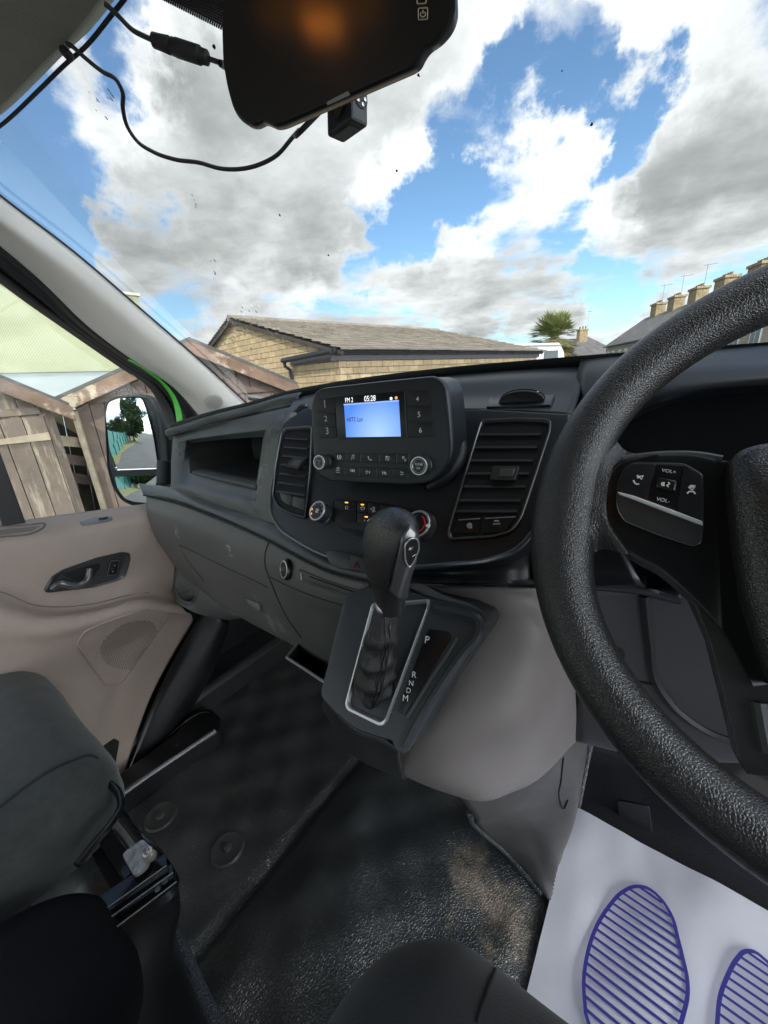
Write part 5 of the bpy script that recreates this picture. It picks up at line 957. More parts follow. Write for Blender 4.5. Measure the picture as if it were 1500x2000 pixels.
hE = [WS(x, y, .02) for x, y in [(-260, 420), (-120, 312), (0, 228), (60, 170), (117, 113), (150, 84), (200, 22), (240, -35)]] + [Vector(q) for q in [(-.53, .345, .495), (-.40, .34, .53), (-.2, .34, .55), (.2, .34, .55), (.6, .30, .54), (.85, .2, .48)]]
def sh(dy, dz, dx=0): return [p + Vector((dx, dy, dz)) for p in hE]
b = B(); b.patch([sh(.015, .02), sh(.002, .006), hE, sh(-.02, .004), sh(-.07, .006), sh(-.085, .010), sh(-.095, .026), sh(-.11, .020), sh(-.30, .05), sh(-.8, .07), sh(-2.6, .06)], LINER, 90, 70); b.build('headlining', van, solid=.006)
b = B(); q = spl([p + Vector((.004, .006, -.004)) for p in hE[:9]], 60); b.tube(q, .0026, SEAL, seg=6); b.build('header_seal', van)
GLS = glass_mat('windscreen_glass', (.965, .985, .975), .22)
rows = []
for j in range(14):
    zz = -.10 + .70 * j / 13; rows.append([Vector((X, .89 - .32 * (X + .25) ** 2 - zz, zz)) for X in [-1.13 + 2.1 * i / 24 for i in range(25)]])
b = B(); b.grid(rows, GLS); wsc = b.build('windscreen', van)
# net-like dot band at the top of the screen
b = B(); fm = mat('black_screen_print', (.01, .01, .012), .5)
for k in range(84):
    t = k / 83
    a = WS(*lerp2((286, -16), (640, 162), t), .002); c = WS(*lerp2((330, -150), (680, -10), t), .002); b.tube([a, c], .0011, fm, seg=4)
for k in range(30):
    t = .06 + .94 * k / 29; a = WS(*lerp2((286, -16), (330, -150), t), .002); c = WS(*lerp2((640, 162), (680, -10), t), .002); b.tube([a, c], .0011, fm, seg=4)
b.build('screen_print_band', wsc, smooth=False)
rnd = random.Random(11)
DROP = mat('dried_water_spots', (.75, .75, .72), .3); b = B()
def blobs(b, x, y, rx, ry, m, off=.003, ang=0):
    c = WS(x, y, off); n = Vector((0, -.7, -.7)); u = Vector((1, 0, 0)); w = n.cross(u); k = c.length / FPX
    b.add([c + (u * math.cos(t) * rx + w * math.sin(t) * ry) * k for t in [2 * math.pi * i / 8 for i in range(8)]], [tuple(range(8))], m)
for (x0, y0, x1, y1, n_) in ((458, 620, 440, 742, 26), (483, 630, 496, 742, 16), (404, 490, 425, 545, 5), (376, 385, 400, 440, 5), (470, 600, 560, 680, 18), (560, 625, 680, 660, 10), (205, 180, 240, 205, 4), (150, 120, 205, 230, 5)):
    for i in range(n_):
        t = rnd.random(); x, y = x0 + (x1 - x0) * t + rnd.gauss(0, 5), y0 + (y1 - y0) * t + rnd.gauss(0, 5); s = rnd.uniform(.7, 2.0); blobs(b, x, y, s * .7, s * rnd.uniform(1, 1.8), DROP)
d_ = b.build('water_spots', wsc, smooth=False); d_['kind'] = 'stuff'
for (x, y, s) in ((818, 147, 4), (775, 333, 4.5), (547, 420, 4), (1156, 241, 5), (418, 90, 5), (642, 498, 3), (1098, 138, 2)):
    b = B(); c = WS(x, y, .003); k = c.length / FPX; n = Vector((0, -.7, -.7)); P = [c + (Vector((1, 0, 0)) * math.cos(t) + n.cross(Vector((1, 0, 0))) * math.sin(t)) * k * s * .48 * rnd.uniform(.35, 1.1) for t in [2 * math.pi * i / 7 for i in range(7)]]
    b.prism(P, n * .0015, mat('dark_debris', (.02, .018, .016), .9)); b.build('dirt_speck', wsc, smooth=False)
b = B(); b.tube([WS(486, 776, -.03), WS(505, 778, -.03), WS(526, 783, -.03)], [.008, .010, .006], mat('wiper_grey', (.12, .125, .12), .5), seg=8); b.build('wiper_tip', van)
# -------- outside mirror
MPl = Plane(pY(255, 860, .56), (0, -1, 0))
mdir = Vector((-.14, -1.0, -.004)).normalized(); mray = ray(262, 868); mn = (mdir - mray).normalized()
gcen = pY(258, 860, .56)
sh_o = [(204, 800), (208, 786), (222, 775), (250, 771), (282, 771), (302, 782), (316, 806), (326, 850), (334, 900), (337, 922), (322, 940), (310, 960), (300, 986), (284, 990), (258, 988), (236, 977), (218, 948), (209, 912), (206, 860)]
MQ = Plane(gcen, mn)
S0 = roundpoly(P4(MQ, sh_o, 0), .02, 3); sc0 = sum(S0, Vector()) / len(S0); MSH = mat('mirror_housing', (.012, .014, .016), .55, bump=('noise', 300, .3, .001))
b = B(); b.loops([S0, [p.lerp(sc0, -.01) - mn * .02 for p in S0], [p.lerp(sc0, .05) - mn * .07 for p in S0], [p.lerp(sc0, .4) - mn * .11 for p in S0]], MSH, cap1=True); b.loops([S0, [p.lerp(sc0, .035) + mn * .002 for p in S0], [p.lerp(sc0, .05) - mn * .004 for p in S0]], MSH, cap1=True)
mir = b.build('door_mirror', van)
b = B(); b.patch([[MQ.at(x, y, .002) for x, y in [(284, 772), (302, 810), (312, 860), (317, 925)]], [MQ.at(x, y, .016) for x, y in [(298, 782), (314, 820), (324, 870), (328, 925)]], [MQ.at(x, y, -.01) for x, y in [(316, 800), (330, 840), (338, 890), (342, 930)]]], MSH, 20, 12); b.build('mirror_arm_cover', mir, solid=.004)
MIR = mat('mirror_silver', (.90, .92, .92), .01, metal=1)
b = B(); q = roundpoly(P4(MQ, [(207, 806), (212, 786), (232, 778), (276, 777), (287, 804), (300, 854), (309, 916), (223, 919), (214, 880)], .003), .012, 4); cc = sum(q, Vector()) / len(q); dome = lambda p: p + mn * (.0047 - (p - cc).length_squared / (2 * 1.1)); b.loops([q] + [[dome(p.lerp(cc, k / 10)) for p in q] for k in range(10)], MIR, cap1=True); b.build('mirror_glass', mir, angle=25)
b = B(); q = roundpoly(P4(MQ, [(224, 931), (308, 929), (298, 976), (288, 982), (262, 980), (244, 974), (230, 955)], .003), .008, 4); cc = sum(q, Vector()) / len(q); b.loops([q, [p.lerp(cc, .35) + mn * .0012 for p in q], [p.lerp(cc, .7) + mn * .0024 for p in q]], MIR, cap1=True); b.build('wide_angle_glass', mir, angle=180)
b = B(); b.beam(MQ.at(318, 925, -.005), MQ.at(338, 925, -.005), .05, .035, mn, MSH); b.tube([pX(322, 900, -1.24), pX(321, 945, -1.24)], .022, MSH, seg=12); b.build('mirror_arm', mir, bevel=.004)
# what the mirror looks back at is built behind the van, along this line
MO, MD = gcen, mdir
# -------- floor
def fz(x, y):
    st = lambda a, c, v: max(0, min(1, (v - a) / (c - a))) ** 2 * (3 - 2 * max(0, min(1, (v - a) / (c - a))))
    z = -.985 + .018 * st(-.56, -.46, x) - .014 * math.exp(-((x + .562) / .012) ** 2)
    z += .004 * math.sin(x * 23 + 1) * math.sin(y * 17) + .003 * math.sin(x * 51) * math.cos(y * 39 + 2)
    z += .02 * math.exp(-((x + .33) ** 2 + (y - .40) ** 2) / .02) * 0.6 - .020 * st(-.11, -.045, x)
    if y > .74: z += (y - .74) * 1.0
    z += .02 * st(-.62, -.9, x) * 0 + .012 * math.exp(-((x + .80) / .10) ** 2 - ((y - .20) / .09) ** 2)
    return z
b = B(); nx, ny = 150, 130; rows = [[Vector((x, y, fz(x, y))) for x in [-1.10 + 1.06 * i / nx for i in range(nx + 1)]] for y in [-.5 + 1.75 * j / ny for j in range(ny + 1)]]; b.grid(rows, RUBBER); ftree = b.bvh(.003); floor_ = b.build('rubber_floor', van, solid=.006, angle=180)
for x, y in ((315, 1597), (445, 1661)):
    c = cast(ftree, x, y, 0); b = B(); b.lathe(c, UPZ, [(.036, -.004), (.036, .003), (.033, .006), (.030, .005), (.010, .005), (.009, .012), (.007, .013)], mat('floor_peg_grey', (.050, .053, .051), .4), seg=32); b.build('fixing_peg', floor_)
# scuffed tunnel side between the console and the floor
ta_ = [pY(890, 1545, .40), pY(925, 1592, .44), pZ(952, 1630, -.90), pZ(1000, 1672, -.945), pZ(1066, 1748, -.972)]; tb_ = [pY(x, y, Y) for x, y, Y in [(1128, 1440, .575), (1130, 1480, .585), (1124, 1540, .585), (1110, 1610, .57), (1072, 1748, .548)]]
b = B(); b.patch([ta_, [p.lerp(q, .4) + Vector((.012, -.012, 0)) for p, q in zip(ta_, tb_)], [p.lerp(q, .85) + Vector((.006, -.006, 0)) for p, q in zip(ta_, tb_)], tb_, [p + Vector((0.004, .06, 0)) for p in tb_]], SCUFF, 40, 24); ttree = b.bvh(.0015); tn_ = b.build('tunnel_side', van, solid=.003)
b = B(); q = [cast(ttree, x, y, .001) for x, y in [(1098, 1478), (1094, 1520), (1092, 1560), (1100, 1578), (1108, 1560)]]; q = [p for p in q if p]; b.tube(spl(q, 20), .0012, DARKHOLE, seg=5); b.build('scuff_slot', tn_)
b = B(); q = spl([p + Vector((-.006, -.004, .004)) for p in ta_[1:]], 30); b.tube(q, .006, RUBBER, seg=8); b.build('mat_edge', floor_)
# driver's footwell and a pedal
b = B(); b.patch([prof([(1126, 1442, .62), (1300, 1470, .64), (1480, 1480, .66), (1700, 1500, .70)]), prof([(1130, 1460, .92), (1300, 1490, .98), (1480, 1500, 1.0), (1700, 1520, 1.0)]), [pZ(x, y, -.99) for x, y in [(1116, 1600), (1300, 1650), (1500, 1740), (1700, 1850)]]], mat('footwell_carpet', (.018, .017, .021), .9, bump=('noise', 300, .6, .002)), 40, 30); b.box((.30, .30, -.992), .78, 1.5, .006, mat('footwell_carpet', (.018, .017, .021), .9)); b.build('footwell_carpet', van)
b = B(); q = [pY(x, y, .80) for x, y in [(1205, 1560), (1268, 1572), (1276, 1640), (1215, 1640)]]; b.pad(roundpoly(q, .01, 4), Vector((0, -.8, .6)), .012, mat('pedal_rubber', (.03, .029, .033), .55)); b.build('pedal', van)
# -------- passenger step, wheel-arch trim
b = B(); st = [(250, 1500), (344, 1432), (372, 1392), (412, 1384), (432, 1402), (430, 1426), (330, 1490), (228, 1562), (190, 1600), (170, 1560)]; q = roundpoly([pZ(x, y, -.925) for x, y in st], .012, 3); b.prism(q, (0, 0, -.075), DARKTRIM); b.build('door_step', van, bevel=.008, seg=3)
b = B(); q = spl([pZ(x, y, -.922) for x, y in [(232, 1556), (300, 1508), (360, 1468), (420, 1427)]], 30); b.tube(q, .006, mat('step_edge_highlight', (.10, .10, .115), .25, mottled=.4, mscale=40), seg=8); b.build('step_edge', van)  # paler tube along the step: the edge highlight put into the colour
w1 = [pX(x, y, -1.06) for x, y in [(400, 1185), (350, 1270), (300, 1370), (268, 1455), (240, 1530)]]; w2 = [pX(420, 1200, -1.03), pX(385, 1290, -1.03), pX(350, 1375, -1.035), pX(320, 1420, -1.04), pX(270, 1500, -1.05)]
w3 = [pY(470, 1205, .70), pY(425, 1280, .60), pY(385, 1335, .53), pY(392, 1372, .47), pZ(415, 1395, -.93)]; w4 = [pY(520, 1205, .80), pY(480, 1280, .72), pY(430, 1340, .62), pY(410, 1380, .52), pZ(430, 1410, -.95)]
b = B(); b.patch([w1, w2, w3, w4], DARKTRIM, 40, 24); b.build('footwell_side_trim', van, solid=.004)
b = B(); b.patch([[Vector((x, .92, -.36)) for x in (-1.12, -.9, -.6, -.3)], [Vector((x, .94, -.6)) for x in (-1.12, -.9, -.6, -.3)], [Vector((x, .90, -.82)) for x in (-1.12, -.9, -.6, -.3)]], mat('toe_board_black', (.012, .012, .012), .8), 20, 12); b.build('toe_board', van, solid=.004)
b = B(); b.patch([[Vector((x, .97 + y_, z)) for x in (-1.16, -.6, 0, .7)] for z, y_ in ((-.12, 0), (-.5, .02), (-.8, 0), (-1.05, -.02))], mat('toe_board_black', (.012, .012, .012), .8), 12, 10); b.build('bulkhead_carpet', van, solid=.004)
b = B(); b.patch([[Vector((-1.19, y, z)) for y in (.0, .5, .98)] for z in (-.30, -.7, -1.05)], DARKTRIM, 10, 8); b.build('body_side', van, solid=.006)
b = B(); b.box((-1.17, .1, -1.05), .2, 1.9, .30, SEAL); b.build('door_sill', van, bevel=.02)
b = B(); b.box((.42, -.78, -.2), 1.0, .04, 1.6, mat('grey_bulkhead_panel', (.20, .20, .195), .6)); b.build('sun_block_bulkhead', van, bevel=.01)  # unseen half-width panel, shaped to stop the sun and let sky light past
b = B(); b.box((.86, -.62, -.25), .10, .36, 1.6, PILLAR); b.build('door_pillar', van, bevel=.02)
# -------- seats
from mathutils import noise as noise_
def rbox(x0, x1, y0, y1, z0, z1, r, m, dome=.012, cuts=36, seed=1.7):
    """an upholstered block: superellipsoid-edged box with a domed top"""
    b = B(); c = Vector(((x0 + x1) / 2, (y0 + y1) / 2, (z0 + z1) / 2)); h = Vector(((x1 - x0) / 2, (y1 - y0) / 2, (z1 - z0) / 2))
    def rr(u, v, face):
        p = [0, 0, 0]; a, bb = [(0, 1, 2), (1, 2, 0), (2, 0, 1)][face % 3][1:], 0
        ax = face % 3; s = 1 if face < 3 else -1; i1, i2 = (ax + 1) % 3, (ax + 2) % 3
        p[ax] = s * h[ax]; p[i1] = u * h[i1]; p[i2] = v * h[i2]; P = Vector(p)
        Q = Vector([max(-h[k] + r[k], min(h[k] - r[k], P[k])) for k in range(3)]); D = Vector([(P[k] - Q[k]) / r[k] for k in range(3)])
        if D.length > 1e-9:
            f = max(abs(D[0]), abs(D[1]), abs(D[2])) / D.length; P = Q + Vector([D[k] * f * r[k] for k in range(3)])
        if P.z > 0: P.z += dome * (1 - (P.x / h.x) ** 2) * (1 - (P.y / h.y) ** 2)
        W_ = noise_.noise(P * 9 + Vector((seed, 0, 0))) * .006 + noise_.noise(P * 26 + Vector((0, seed, 0))) * .0018
        return c + P + (P.normalized() * W_)
    ts = [-1 + 2 * i / cuts for i in range(cuts + 1)]; ts = [t * (1.5 - .5 * t * t) for t in ts]
    for f in range(6): b.grid([[rr(u, v, f) for u in ts] for v in ts], m)
    return b
b = rbox(-1.13, -.648, -.75, .108, -.735, -.545, (.07, .085, .075), FABRIC); st_ = b.bvh(); ps = b.build('passenger_seat', van, angle=180)
b = B(); seam(b, st_, [(0, 1578), (40, 1546), (90, 1512), (140, 1487), (180, 1477), (192, 1482)], .0022, mat('seam_shadow', (.012, .013, .013), .9), n=40); seam(b, st_, [(192, 1482), (190, 1520), (175, 1560), (150, 1600)], .0010, FABRIC, n=20, off=.0008); b.build('seat_seam', ps)
b = B(); b.tube(spl([pZ(x, y, -.615) for x, y in [(180, 1490), (208, 1524), (234, 1556), (236, 1574), (214, 1612), (186, 1645), (150, 1690)]], 40), .0055, mat('black_gloss_rod', (.008, .008, .008), .15), seg=10); b.build('release_bar', ps)
RAIL = mat('black_gloss_rail', (.010, .010, .011), .18, coat=.5)
def zb(p, q, w, h, m, Zl, b): b.beam(pZ(*p, Zl), pZ(*q, Zl), w, h, UPZ, m)
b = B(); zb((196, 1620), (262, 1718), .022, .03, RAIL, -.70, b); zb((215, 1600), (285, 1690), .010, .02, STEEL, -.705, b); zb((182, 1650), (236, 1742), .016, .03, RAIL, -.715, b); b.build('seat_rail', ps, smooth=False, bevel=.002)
b = B(); zb((186, 1792), (330, 1696), .030, .03, RAIL, -.70, b); zb((200, 1806), (342, 1712), .022, .03, RAIL, -.705, b)
for k, (x, y) in enumerate(((322, 1722), (308, 1737))): b.lathe(pZ(x, y, -.688), UPZ, [(.004, 0), (.004, .001)], SATIN, seg=10)
for p, q in (((197, 1782), (326, 1690)), ((204, 1800), (338, 1704)), ((226, 1812), (345, 1722))): b.tube([pZ(*p, -.684), pZ(*q, -.684)], .0011, STEEL, seg=6)  # thin bright strips added as highlight lines along the rails
b.build('seat_cross_rail', ps, smooth=False, bevel=.003)
b = B(); q = roundpoly([pZ(x, y, -.672) for x, y in [(238, 1668), (278, 1638), (299, 1658), (288, 1692), (262, 1712)]], .006, 3); b.prism(q, (0, 0, -.006), mat('crumpled_steel_plate', (.5, .52, .5), .35, metal=.6, bump=('noise', 60, .9, .006))); b.build('bracket_plate', ps, smooth=False)
b = B(); c = pZ(289, 1664, -.665); b.lathe(c, (.3, -.3, 1), [(.007, -.004), (.007, .004), (.0045, .005), (.0042, .012), (.003, .0125)], STEEL, seg=12); c = pZ(296, 1672, -.668); b.lathe(c, (.3, -.3, 1), [(.0075, -.002), (.0075, .002), (.004, .002), (.004, 0)], STEEL, seg=16); b.build('bracket_bolt', ps)
cv = [pZ(x, y, -.70) for x, y in [(222, 1560), (262, 1610), (284, 1640), (312, 1664), (336, 1692), (346, 1716), (338, 1740), (300, 1775), (248, 1815), (190, 1870), (120, 1950), (60, 2020)]]
cl = [pZ(x, y, -.95) for x, y in [(236, 1600), (270, 1640), (292, 1680), (312, 1720), (326, 1760), (330, 1800), (340, 1850), (365, 1910), (395, 1980), (430, 2060), (460, 2140), (490, 2200)]]
b = B(); b.patch([[p + Vector((-.03, .0, -.004)) for p in cv], [p + Vector((-.008, 0, .002)) for p in cv], cv, [p.lerp(q, .12) + Vector((.006, 0, 0)) for p, q in zip(cv, cl)], [p.lerp(q, .7) for p, q in zip(cv, cl)], cl], mat('seat_base_black', (.010, .010, .011), .3), 60, 24); b.build('seat_base_cover', van, solid=.003)
b = B(); q = spl([pZ(x, y, -.955) for x, y in [(322, 1790), (338, 1822), (356, 1858), (380, 1920), (410, 1990), (450, 2080)]], 40); b.tube(q, [.010 + .006 * i / 39 for i in range(40)], mat('kerb_blue_grey', (.075, .082, .095), .4, bump=('pebble', 190, .6, .002)), seg=10); b.build('floor_kerb', floor_)
b = B(); q = [pZ(x, y, -.765) for x, y in [(60, 1690), (170, 1640), (250, 1700), (260, 1760), (200, 1830), (60, 1820)]]; b.prism(q, (0, 0, -.01), FOIL); b.build('seat_floor_sheet', van, smooth=False)
b = rbox(-.64, -.405, -.6, .024, -.84, -.612, (.09, .11, .11), FABRICD); b.build('middle_seat', van, angle=180)
b = rbox(-.175, .42, -.6, .222, -.70, -.485, (.11, .13, .08), mat('driver_seat_fabric', (.030, .032, .033), .9, bump=('noise', 620, .7, .0012), spec=.2, mottled=.14, mscale=9, sheen=.2)); dst = b.bvh(); ds = b.build('driver_seat', van, angle=180)
b = B(); seam(b, dst, [(968, 1893), (958, 1920), (946, 1955), (932, 1999)], .0014, mat('seam_shadow', (.012, .013, .013), .9), n=24); b.build('seat_seam', ds)
# ================================================================== loose things in the cab
FZ = -.972
b = B(); mp = [pZ(x, y, FZ) for x, y in [(1120, 1575), (1035, 1912)]]; d = (mp[1] - mp[0]); w = Vector((-d.y, d.x, 0)).normalized(); w = w if w.x > 0 else -w
Bc = mp[0]; nx = 24; rows = [[Bc + d.normalized() * (.50 * j / 20) + w * (.40 * i / nx) + UPZ * (.0025 * math.sin(i * .5 + j * .3) + .0025 * noise_.noise(Vector((i * .35, j * .35, 0))) + .002 + .006 * math.exp(-((i - 3) ** 2 + (j - 8) ** 2) / 5)) for i in range(nx + 1)] for j in range(21)]
b.grid(rows, PAPER); mtree = b.bvh()
o1 = [(1144, 1980), (1140, 1920), (1148, 1860), (1164, 1812), (1188, 1772), (1216, 1742), (1244, 1731), (1268, 1736), (1292, 1757), (1312, 1789), (1324, 1832), (1334, 1872), (1342, 1910), (1343, 1942), (1336, 1976), (1316, 2030), (1270, 2070), (1200, 2060), (1160, 2025)]
o2 = [(1400, 2010), (1406, 1948), (1420, 1908), (1440, 1872), (1456, 1858), (1476, 1860), (1494, 1874), (1514, 1894), (1536, 1945), (1548, 2010), (1530, 2070), (1480, 2100), (1425, 2070)]
for o_ in (o1, o2):
    P = [pZ(x, y, FZ + .0065) for x, y in o_]; P = spl(P + [P[0]], 90)[:-1]; c_ = sum(P, Vector()) / len(P)
    def ribbon(Q, wd, closed=False):
        n = len(Q); L_, R_ = [], []
        for i in range(n):
            a = Q[i - 1] if (i or closed) else Q[i]; e = Q[(i + 1) % n] if (i < n - 1 or closed) else Q[i]; t = (e - a).normalized(); s_ = Vector((-t.y, t.x, 0)) * wd / 2; L_.append(Q[i] + s_); R_.append(Q[i] - s_)
        if closed: L_.append(L_[0]); R_.append(R_[0])
        b.grid([L_, R_], INK)
    ribbon(P, .0056, True)
    dn = d.normalized(); v0 = min((p - Bc).dot(dn) for p in P); v1 = max((p - Bc).dot(dn) for p in P); v = v0 + .007
    while v < v1:
        xs = []
        for i in range(len(P)):
            a, e = P[i], P[(i + 1) % len(P)]; va, ve = (a - Bc).dot(dn), (e - Bc).dot(dn)
            if (va - v) * (ve - v) < 0: xs.append((a.lerp(e, (v - va) / (ve - va)) - Bc).dot(w))
        if len(xs) >= 2:
            x0, x1 = min(xs), max(xs); ribbon([Bc + dn * v + w * x0 + UPZ * .0066, Bc + dn * (v + .004) + w * x1 + UPZ * .0066], .0044)
        v += .0142
tag(b.build('paper_mat', smooth=True, solid=0), 'white paper floor mat printed with blue striped shoe soles', 'floor mat')
# ---- clip-on monitor mirror
MM = Plane(ray(660, 110) * .56, (.30, -.93, -.12)); MMN = MM.n
mo_ = [(434, 48), (436, 120), (444, 168), (456, 212), (468, 232), (484, 244), (500, 245), (512, 237), (522, 240), (536, 247), (552, 244), (680, 188), (806, 133), (818, 124), (826, 106), (836, 92), (860, 76), (880, 52), (890, 24), (888, -40), (860, -100), (800, -130), (560, -120), (470, -100), (440, -60)]
R0 = P4(MM, mo_, 0); R0 = roundpoly(R0, .006, 3); mc = sum(R0, Vector()) / len(R0)
mt = thing('monitor_mirror', 'black clip-on rear-view monitor mirror hanging at the top of the windscreen', 'rear-view mirror', mc)
b = B(); b.loops([[p.lerp(mc, .03) - MMN * .012 for p in R0], [p.lerp(mc, -.008) - MMN * .010 for p in R0], [p.lerp(mc, -.008) - MMN * .002 for p in R0], R0, [p.lerp(mc, .025) + MMN * .001 for p in R0]], mat('monitor_casing', (.018, .018, .018), .3), cap0=True, cap1=True); mh = b.build('casing', mt)
b = B(); G1 = [p.lerp(mc, .028) + MMN * .0015 for p in R0]; b.prism(G1, MMN * .001, mat('dark_mirror_glass', (.016, .015, .014), .13, spec=.9)); mg = b.build('mirror_glass', mt, smooth=False)
b = B(); GOLD = mat('pale_gold_symbol', (.42, .38, .24), .5)
def sq(c, r): return [MM.at(c[0] + dx * r, c[1] + dy * r + dx * r * -.06, .003) for dx, dy in ((-1, -1.25), (1, -1.25), (1, 1.25), (-1, 1.25))]
b.tube(roundpoly(sq((826, 27), 9), .001, 2), .0005, GOLD, closed=True, seg=5); b.tube([MM.at(826 + 5 * math.sin(t), 28 - 5 * math.cos(t), .003) for t in [.6 + 5.1 * k / 14 for k in range(15)]], .0005, GOLD, seg=5); b.tube([MM.at(826, 20, .003), MM.at(826, 27, .003)], .0005, GOLD, seg=5); b.build('power_symbol', mg)
b = B(); b.tube(roundpoly(sq((823, -4), 9), .001, 2), .0005, GOLD, closed=True, seg=5); b.build('menu_symbol', mg)
b = B(); b.prism(P4(MM, [(638, 200), (680, 178), (684, 186), (640, 206)], .003), MMN * .0006, mat('clear_tape', (.20, .205, .20), .4)); b.build('tape_strip', mt, smooth=False)
b = B(); b.beam(mc - MMN * .01, mc - MMN * .01 + Vector((0, .06, .05)), .03, .02, UPZ, BLACKS); b.build('mount_arm', mt, smooth=False)
# amber cab lamp on the headlining, seen in that mirror
lr = ray(634, 66); lp = MM.at(634, 66, .0025); rd = lr - MMN * 2 * lr.dot(MMN)
# ---- small dash camera under it
cc = ray(686, 232) * .585; aw = Vector((-.616, .788, 0)); lf2 = Vector((-.788, -.616, 0)); e1c = (aw * .72 + lf2 * .69) * .042; e2c = (aw * .66 - lf2 * .75) * .024; e3c = Vector((.0, .004, .036))
ct = thing('dash_camera', 'small black square camera hanging under the monitor mirror', 'camera', cc)
b = B(); vs = [cc + e1c * i + e2c * j + e3c * k for k in (0, 1) for j in (0, 1) for i in (0, 1)]; b.add(vs, [(0, 2, 3, 1), (4, 5, 7, 6), (0, 1, 5, 4), (2, 6, 7, 3), (0, 4, 6, 2), (1, 3, 7, 5)], mat('camera_casing', (.05, .05, .052), .45)); b.build('casing', ct, smooth=False, bevel=.003)
n1 = e1c.cross(e3c).normalized(); n1 = n1 if n1.dot(cc) < 0 else -n1; p = cc + e1c * .5 + e3c * .5; b = B(); b.lathe(p + n1 * .0004, n1, [(.010, 0), (.010, .0015), (.008, .0018), (.0075, .0006), (.0003, .0004)], mat('lens_brown', (.10, .08, .05), .25), seg=24); b.build('lens', ct)
n2 = e2c.cross(e3c).normalized(); n2 = n2 if n2.dot(cc) < 0 else -n2; b = B(); p = cc + e2c * .55 + e3c * .62
for a in range(5): q = p + (e2c.normalized() * math.cos(a * 1.256) + UPZ * math.sin(a * 1.256)) * .0055; b.lathe(q + n2 * .0004, n2, [(.0018, 0), (.0018, .0012), (.001, .0014)], STEEL, seg=10)
b.lathe(p + n2 * .0003, n2, [(.009, 0), (.009, .0006), (.0003, .0007)], BLACKS, seg=24); b.build('infrared_led', ct)
b = B(); o_ = cc - UPZ * .0006; b.add([o_ + e1c * .2 + e2c * .2, o_ + e1c * .85 + e2c * .2, o_ + e1c * .85 + e2c * .85, o_ + e1c * .2 + e2c * .85], [(0, 1, 2, 3)], mat('grey_rating_label', (.16, .17, .17), .6)); b.build('label_sticker', ct, smooth=False)
# ---- cables
CAB = mat('black_cable', (.028, .026, .028), .5)
b = B(); q = [WS(132, 86, .026)] + [WS(x, y, .034) for x, y in [(143, 92), (165, 112), (200, 140), (228, 157), (238, 176), (240, 212), (250, 250), (268, 276), (300, 297), (340, 311), (390, 318), (430, 329), (470, 330), (510, 320), (542, 302), (570, 270)]] + [ray(600, 243) * .61, ray(628, 214) * .62, ray(640, 200) * .63]
b.tube(spl(q, 160), .0028, CAB, seg=8); k = WS(130, 104, .03); b.lathe(k, (.5, .2, -.6), [(.003, -.008), (.006, -.006), (.006, .006), (.003, .008)], CAB, seg=10); tag(b.build('camera_cable'), 'long thin black cable looping across the windscreen to the small camera', 'cable')
ct2 = thing('mirror_cable', 'short black cable with a thick in-line plug entering the left side of the mirror', 'cable', WS(213, 14, .03))
b = B(); q = [WS(x, y, .03) for x, y in [(205, 8), (213, 14), (230, 30), (258, 58), (280, 70), (300, 79)]]; q2 = [WS(x, y, .035) for x, y in [(400, 112), (420, 119)]] + [ray(434, 127) * .64, ray(446, 134) * .66]; b.tube(spl(q, 30), .0028, CAB, seg=8); b.tube(spl(q2, 12), .0028, CAB, seg=8); b.build('wire', ct2)
b = B(); a, e = WS(298, 78, .031), WS(408, 114, .034); nP = [(0, .0045), (.02, .0075), (.16, .0080), (.30, .0088), (.33, .0074), (.36, .0088), (.42, .0088), (.43, .0094), (.62, .0094), (.84, .0094), (.86, .0080), (.97, .0076), (1, .0045)]; b.tube([a.lerp(e, t) for t, r_ in nP], [r_ for t, r_ in nP], mat('plug_black', (.02, .019, .018), .6), seg=14); b.build('plug', ct2)
LANG = -14
# amber cab lamp on the headlining behind, which the monitor mirror shows
lk = (.545 - lp.z) / rd.z; LP = lp + rd * lk
cl_ = thing('cab_lamp', 'amber cab lamp on the headlining, glowing in the monitor mirror', 'lamp', LP)
ax_ = Vector((math.cos(rad(LANG)), math.sin(rad(LANG)), 0)); ay_ = Vector((-ax_.y, ax_.x, 0))
b = B(); b.prism(roundpoly([LP + ax_ * i * .13 + ay_ * j * .035 + UPZ * .02 for i, j in ((-1, -1), (1, -1), (1, 1), (-1, 1))], .02, 4), UPZ * .03, mat('lamp_body', (.10, .06, .03), .5, emit=((1, .35, .05), .18))); b.build('lamp_body', cl_, bevel=.004)
b = B()
for k in range(15): b.box(LP + ax_ * (-.035 + .005 * k) + UPZ * .012, .0042, .050, .016, mat('amber_lens', (.9, .4, .06), .3, emit=((1, .36, .05), 1.7)))
b.build('amber_lens', cl_, smooth=False)
# ------------------------------------------------------------------ behind the van on the kerb side, what the door mirror looks back at
def back(x, y, d):            # a point d metres along the line the mirror sends back
    r = ray(x, y); p = MQ.at(x, y, .004); q = r - MQ.n * 2 * r.dot(MQ.n); return p + q * d
def backz(x, y, z):
    r = ray(x, y); p = MQ.at(x, y, .004); q = r - MQ.n * 2 * r.dot(MQ.n); return p + q * ((z - p.z) / q.z)

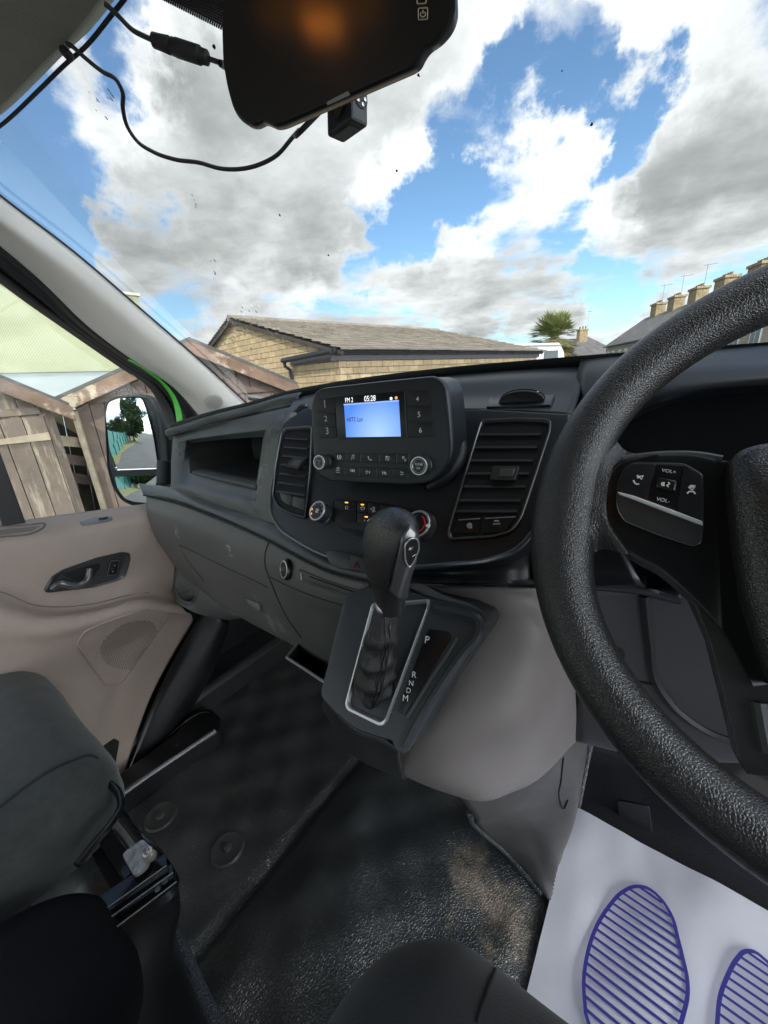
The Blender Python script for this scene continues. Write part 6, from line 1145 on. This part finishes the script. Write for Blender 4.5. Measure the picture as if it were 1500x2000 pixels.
TEAL = mat('teal_fence_paint', (.03, .16, .145), .6, mottled=.25, mscale=4); GRASS = mat('dry_verge', (.20, .19, .08), .95, mottled=.4, mscale=6, bump=('noise', 40, 1, .05))
t = thing('board_fence', 'teal painted board fence by the road, seen in the door mirror', 'fence', (-4.5, -15, GZ))
for i in range(8):
    b = B(); y0 = -7.5 - 2.0 * i
    for k in range(12): b.box((-4.6 - .035 * (i * 12 + k) * .16, y0 - .083 - .1667 * k, (GZ + .02) / 2 + .0), .022, .158, .02 - GZ, TEAL)
    b.build('board_panel', t, smooth=False)
    b = B(); b.box((-4.55 - .07 * i, y0, (GZ + .08) / 2), .1, .1, .08 - GZ, TEAL); b.build('post', t, smooth=False)
b = B(); b.box((-5.25, -24.2, (GZ + .75) / 2), .55, .55, .75 - GZ, STONE); b.box((-5.25, -24.2, .82), .66, .66, .14, STC); tag(b.build('gate_post', smooth=False, uvf=wuv), 'square stone gate post at the end of the teal fence', 'gate post')
b = B(); b.add([(-4.55, -6, GZ + .004), (-3.6, -6, GZ + .004), (-4.0, -60, GZ + .004), (-7, -60, GZ + .004)], [(0, 1, 2, 3)], GRASS); b.build('grass_verge', smooth=False, kind='structure')
def leafy(name, label, cat, x, y, zb, h, r, n, c1, seed, trunk=True, group=None):
    rnd = random.Random(seed); t = thing(name, label, cat, (x, y, GZ), group)
    if trunk:
        b = B(); b.tube([(x, y, GZ), (x + .1, y, GZ + 1.5), (x - .05, y + .1, zb + h * .6)], [.3, .22, .08], mat('tree_bark', (.09, .07, .05), .9, mottled=.4), seg=10)
        for k in range(6): a = k * 1.1; b.tube([(x, y, zb + h * .08 * k - .3), (x + math.cos(a) * r * .6, y + math.sin(a) * r * .6, zb + h * .12 * k + .8)], [.09, .03], mat('tree_bark', (.09, .07, .05), .9), seg=6)
        b.build('trunk', t)
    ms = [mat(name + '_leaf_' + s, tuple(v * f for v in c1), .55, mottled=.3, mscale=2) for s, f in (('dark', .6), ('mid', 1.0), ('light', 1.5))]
    cl = []
    for k in range(46):
        u = Vector((rnd.gauss(0, 1), rnd.gauss(0, 1), rnd.gauss(0, 1))).normalized() * rnd.uniform(.35, 1) ** .5
        cl.append((Vector((x + u.x * r, y + u.y * r, zb + h / 2 + u.z * h / 2)), rnd.uniform(.22, .36) * r))
    b = B()
    for i in range(n):
        c, cr = rnd.choice(cl); d = Vector((rnd.gauss(0, 1), rnd.gauss(0, 1), rnd.gauss(0, 1))).normalized() * cr * rnd.uniform(.5, 1); p = c + d
        a = Vector((rnd.gauss(0, 1), rnd.gauss(0, 1), rnd.gauss(0, 1))).normalized(); w = a.orthogonal().normalized(); s = rnd.uniform(.16, .30)
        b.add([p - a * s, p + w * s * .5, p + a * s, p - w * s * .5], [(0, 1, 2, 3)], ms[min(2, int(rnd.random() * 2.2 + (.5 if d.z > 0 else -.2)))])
    b.build('crown', t, smooth=False); return t
leafy('street_tree', 'full green tree by the road behind the van, seen in the door mirror', 'tree', -4.3, -23, -.5, 6.0, 2.9, 6000, (.06, .115, .028), 2)
leafy('street_tree', 'smaller green tree left of the taller one, seen in the door mirror', 'tree', -9.5, -30, -1.2, 3.4, 3.2, 3000, (.07, .12, .03), 5)
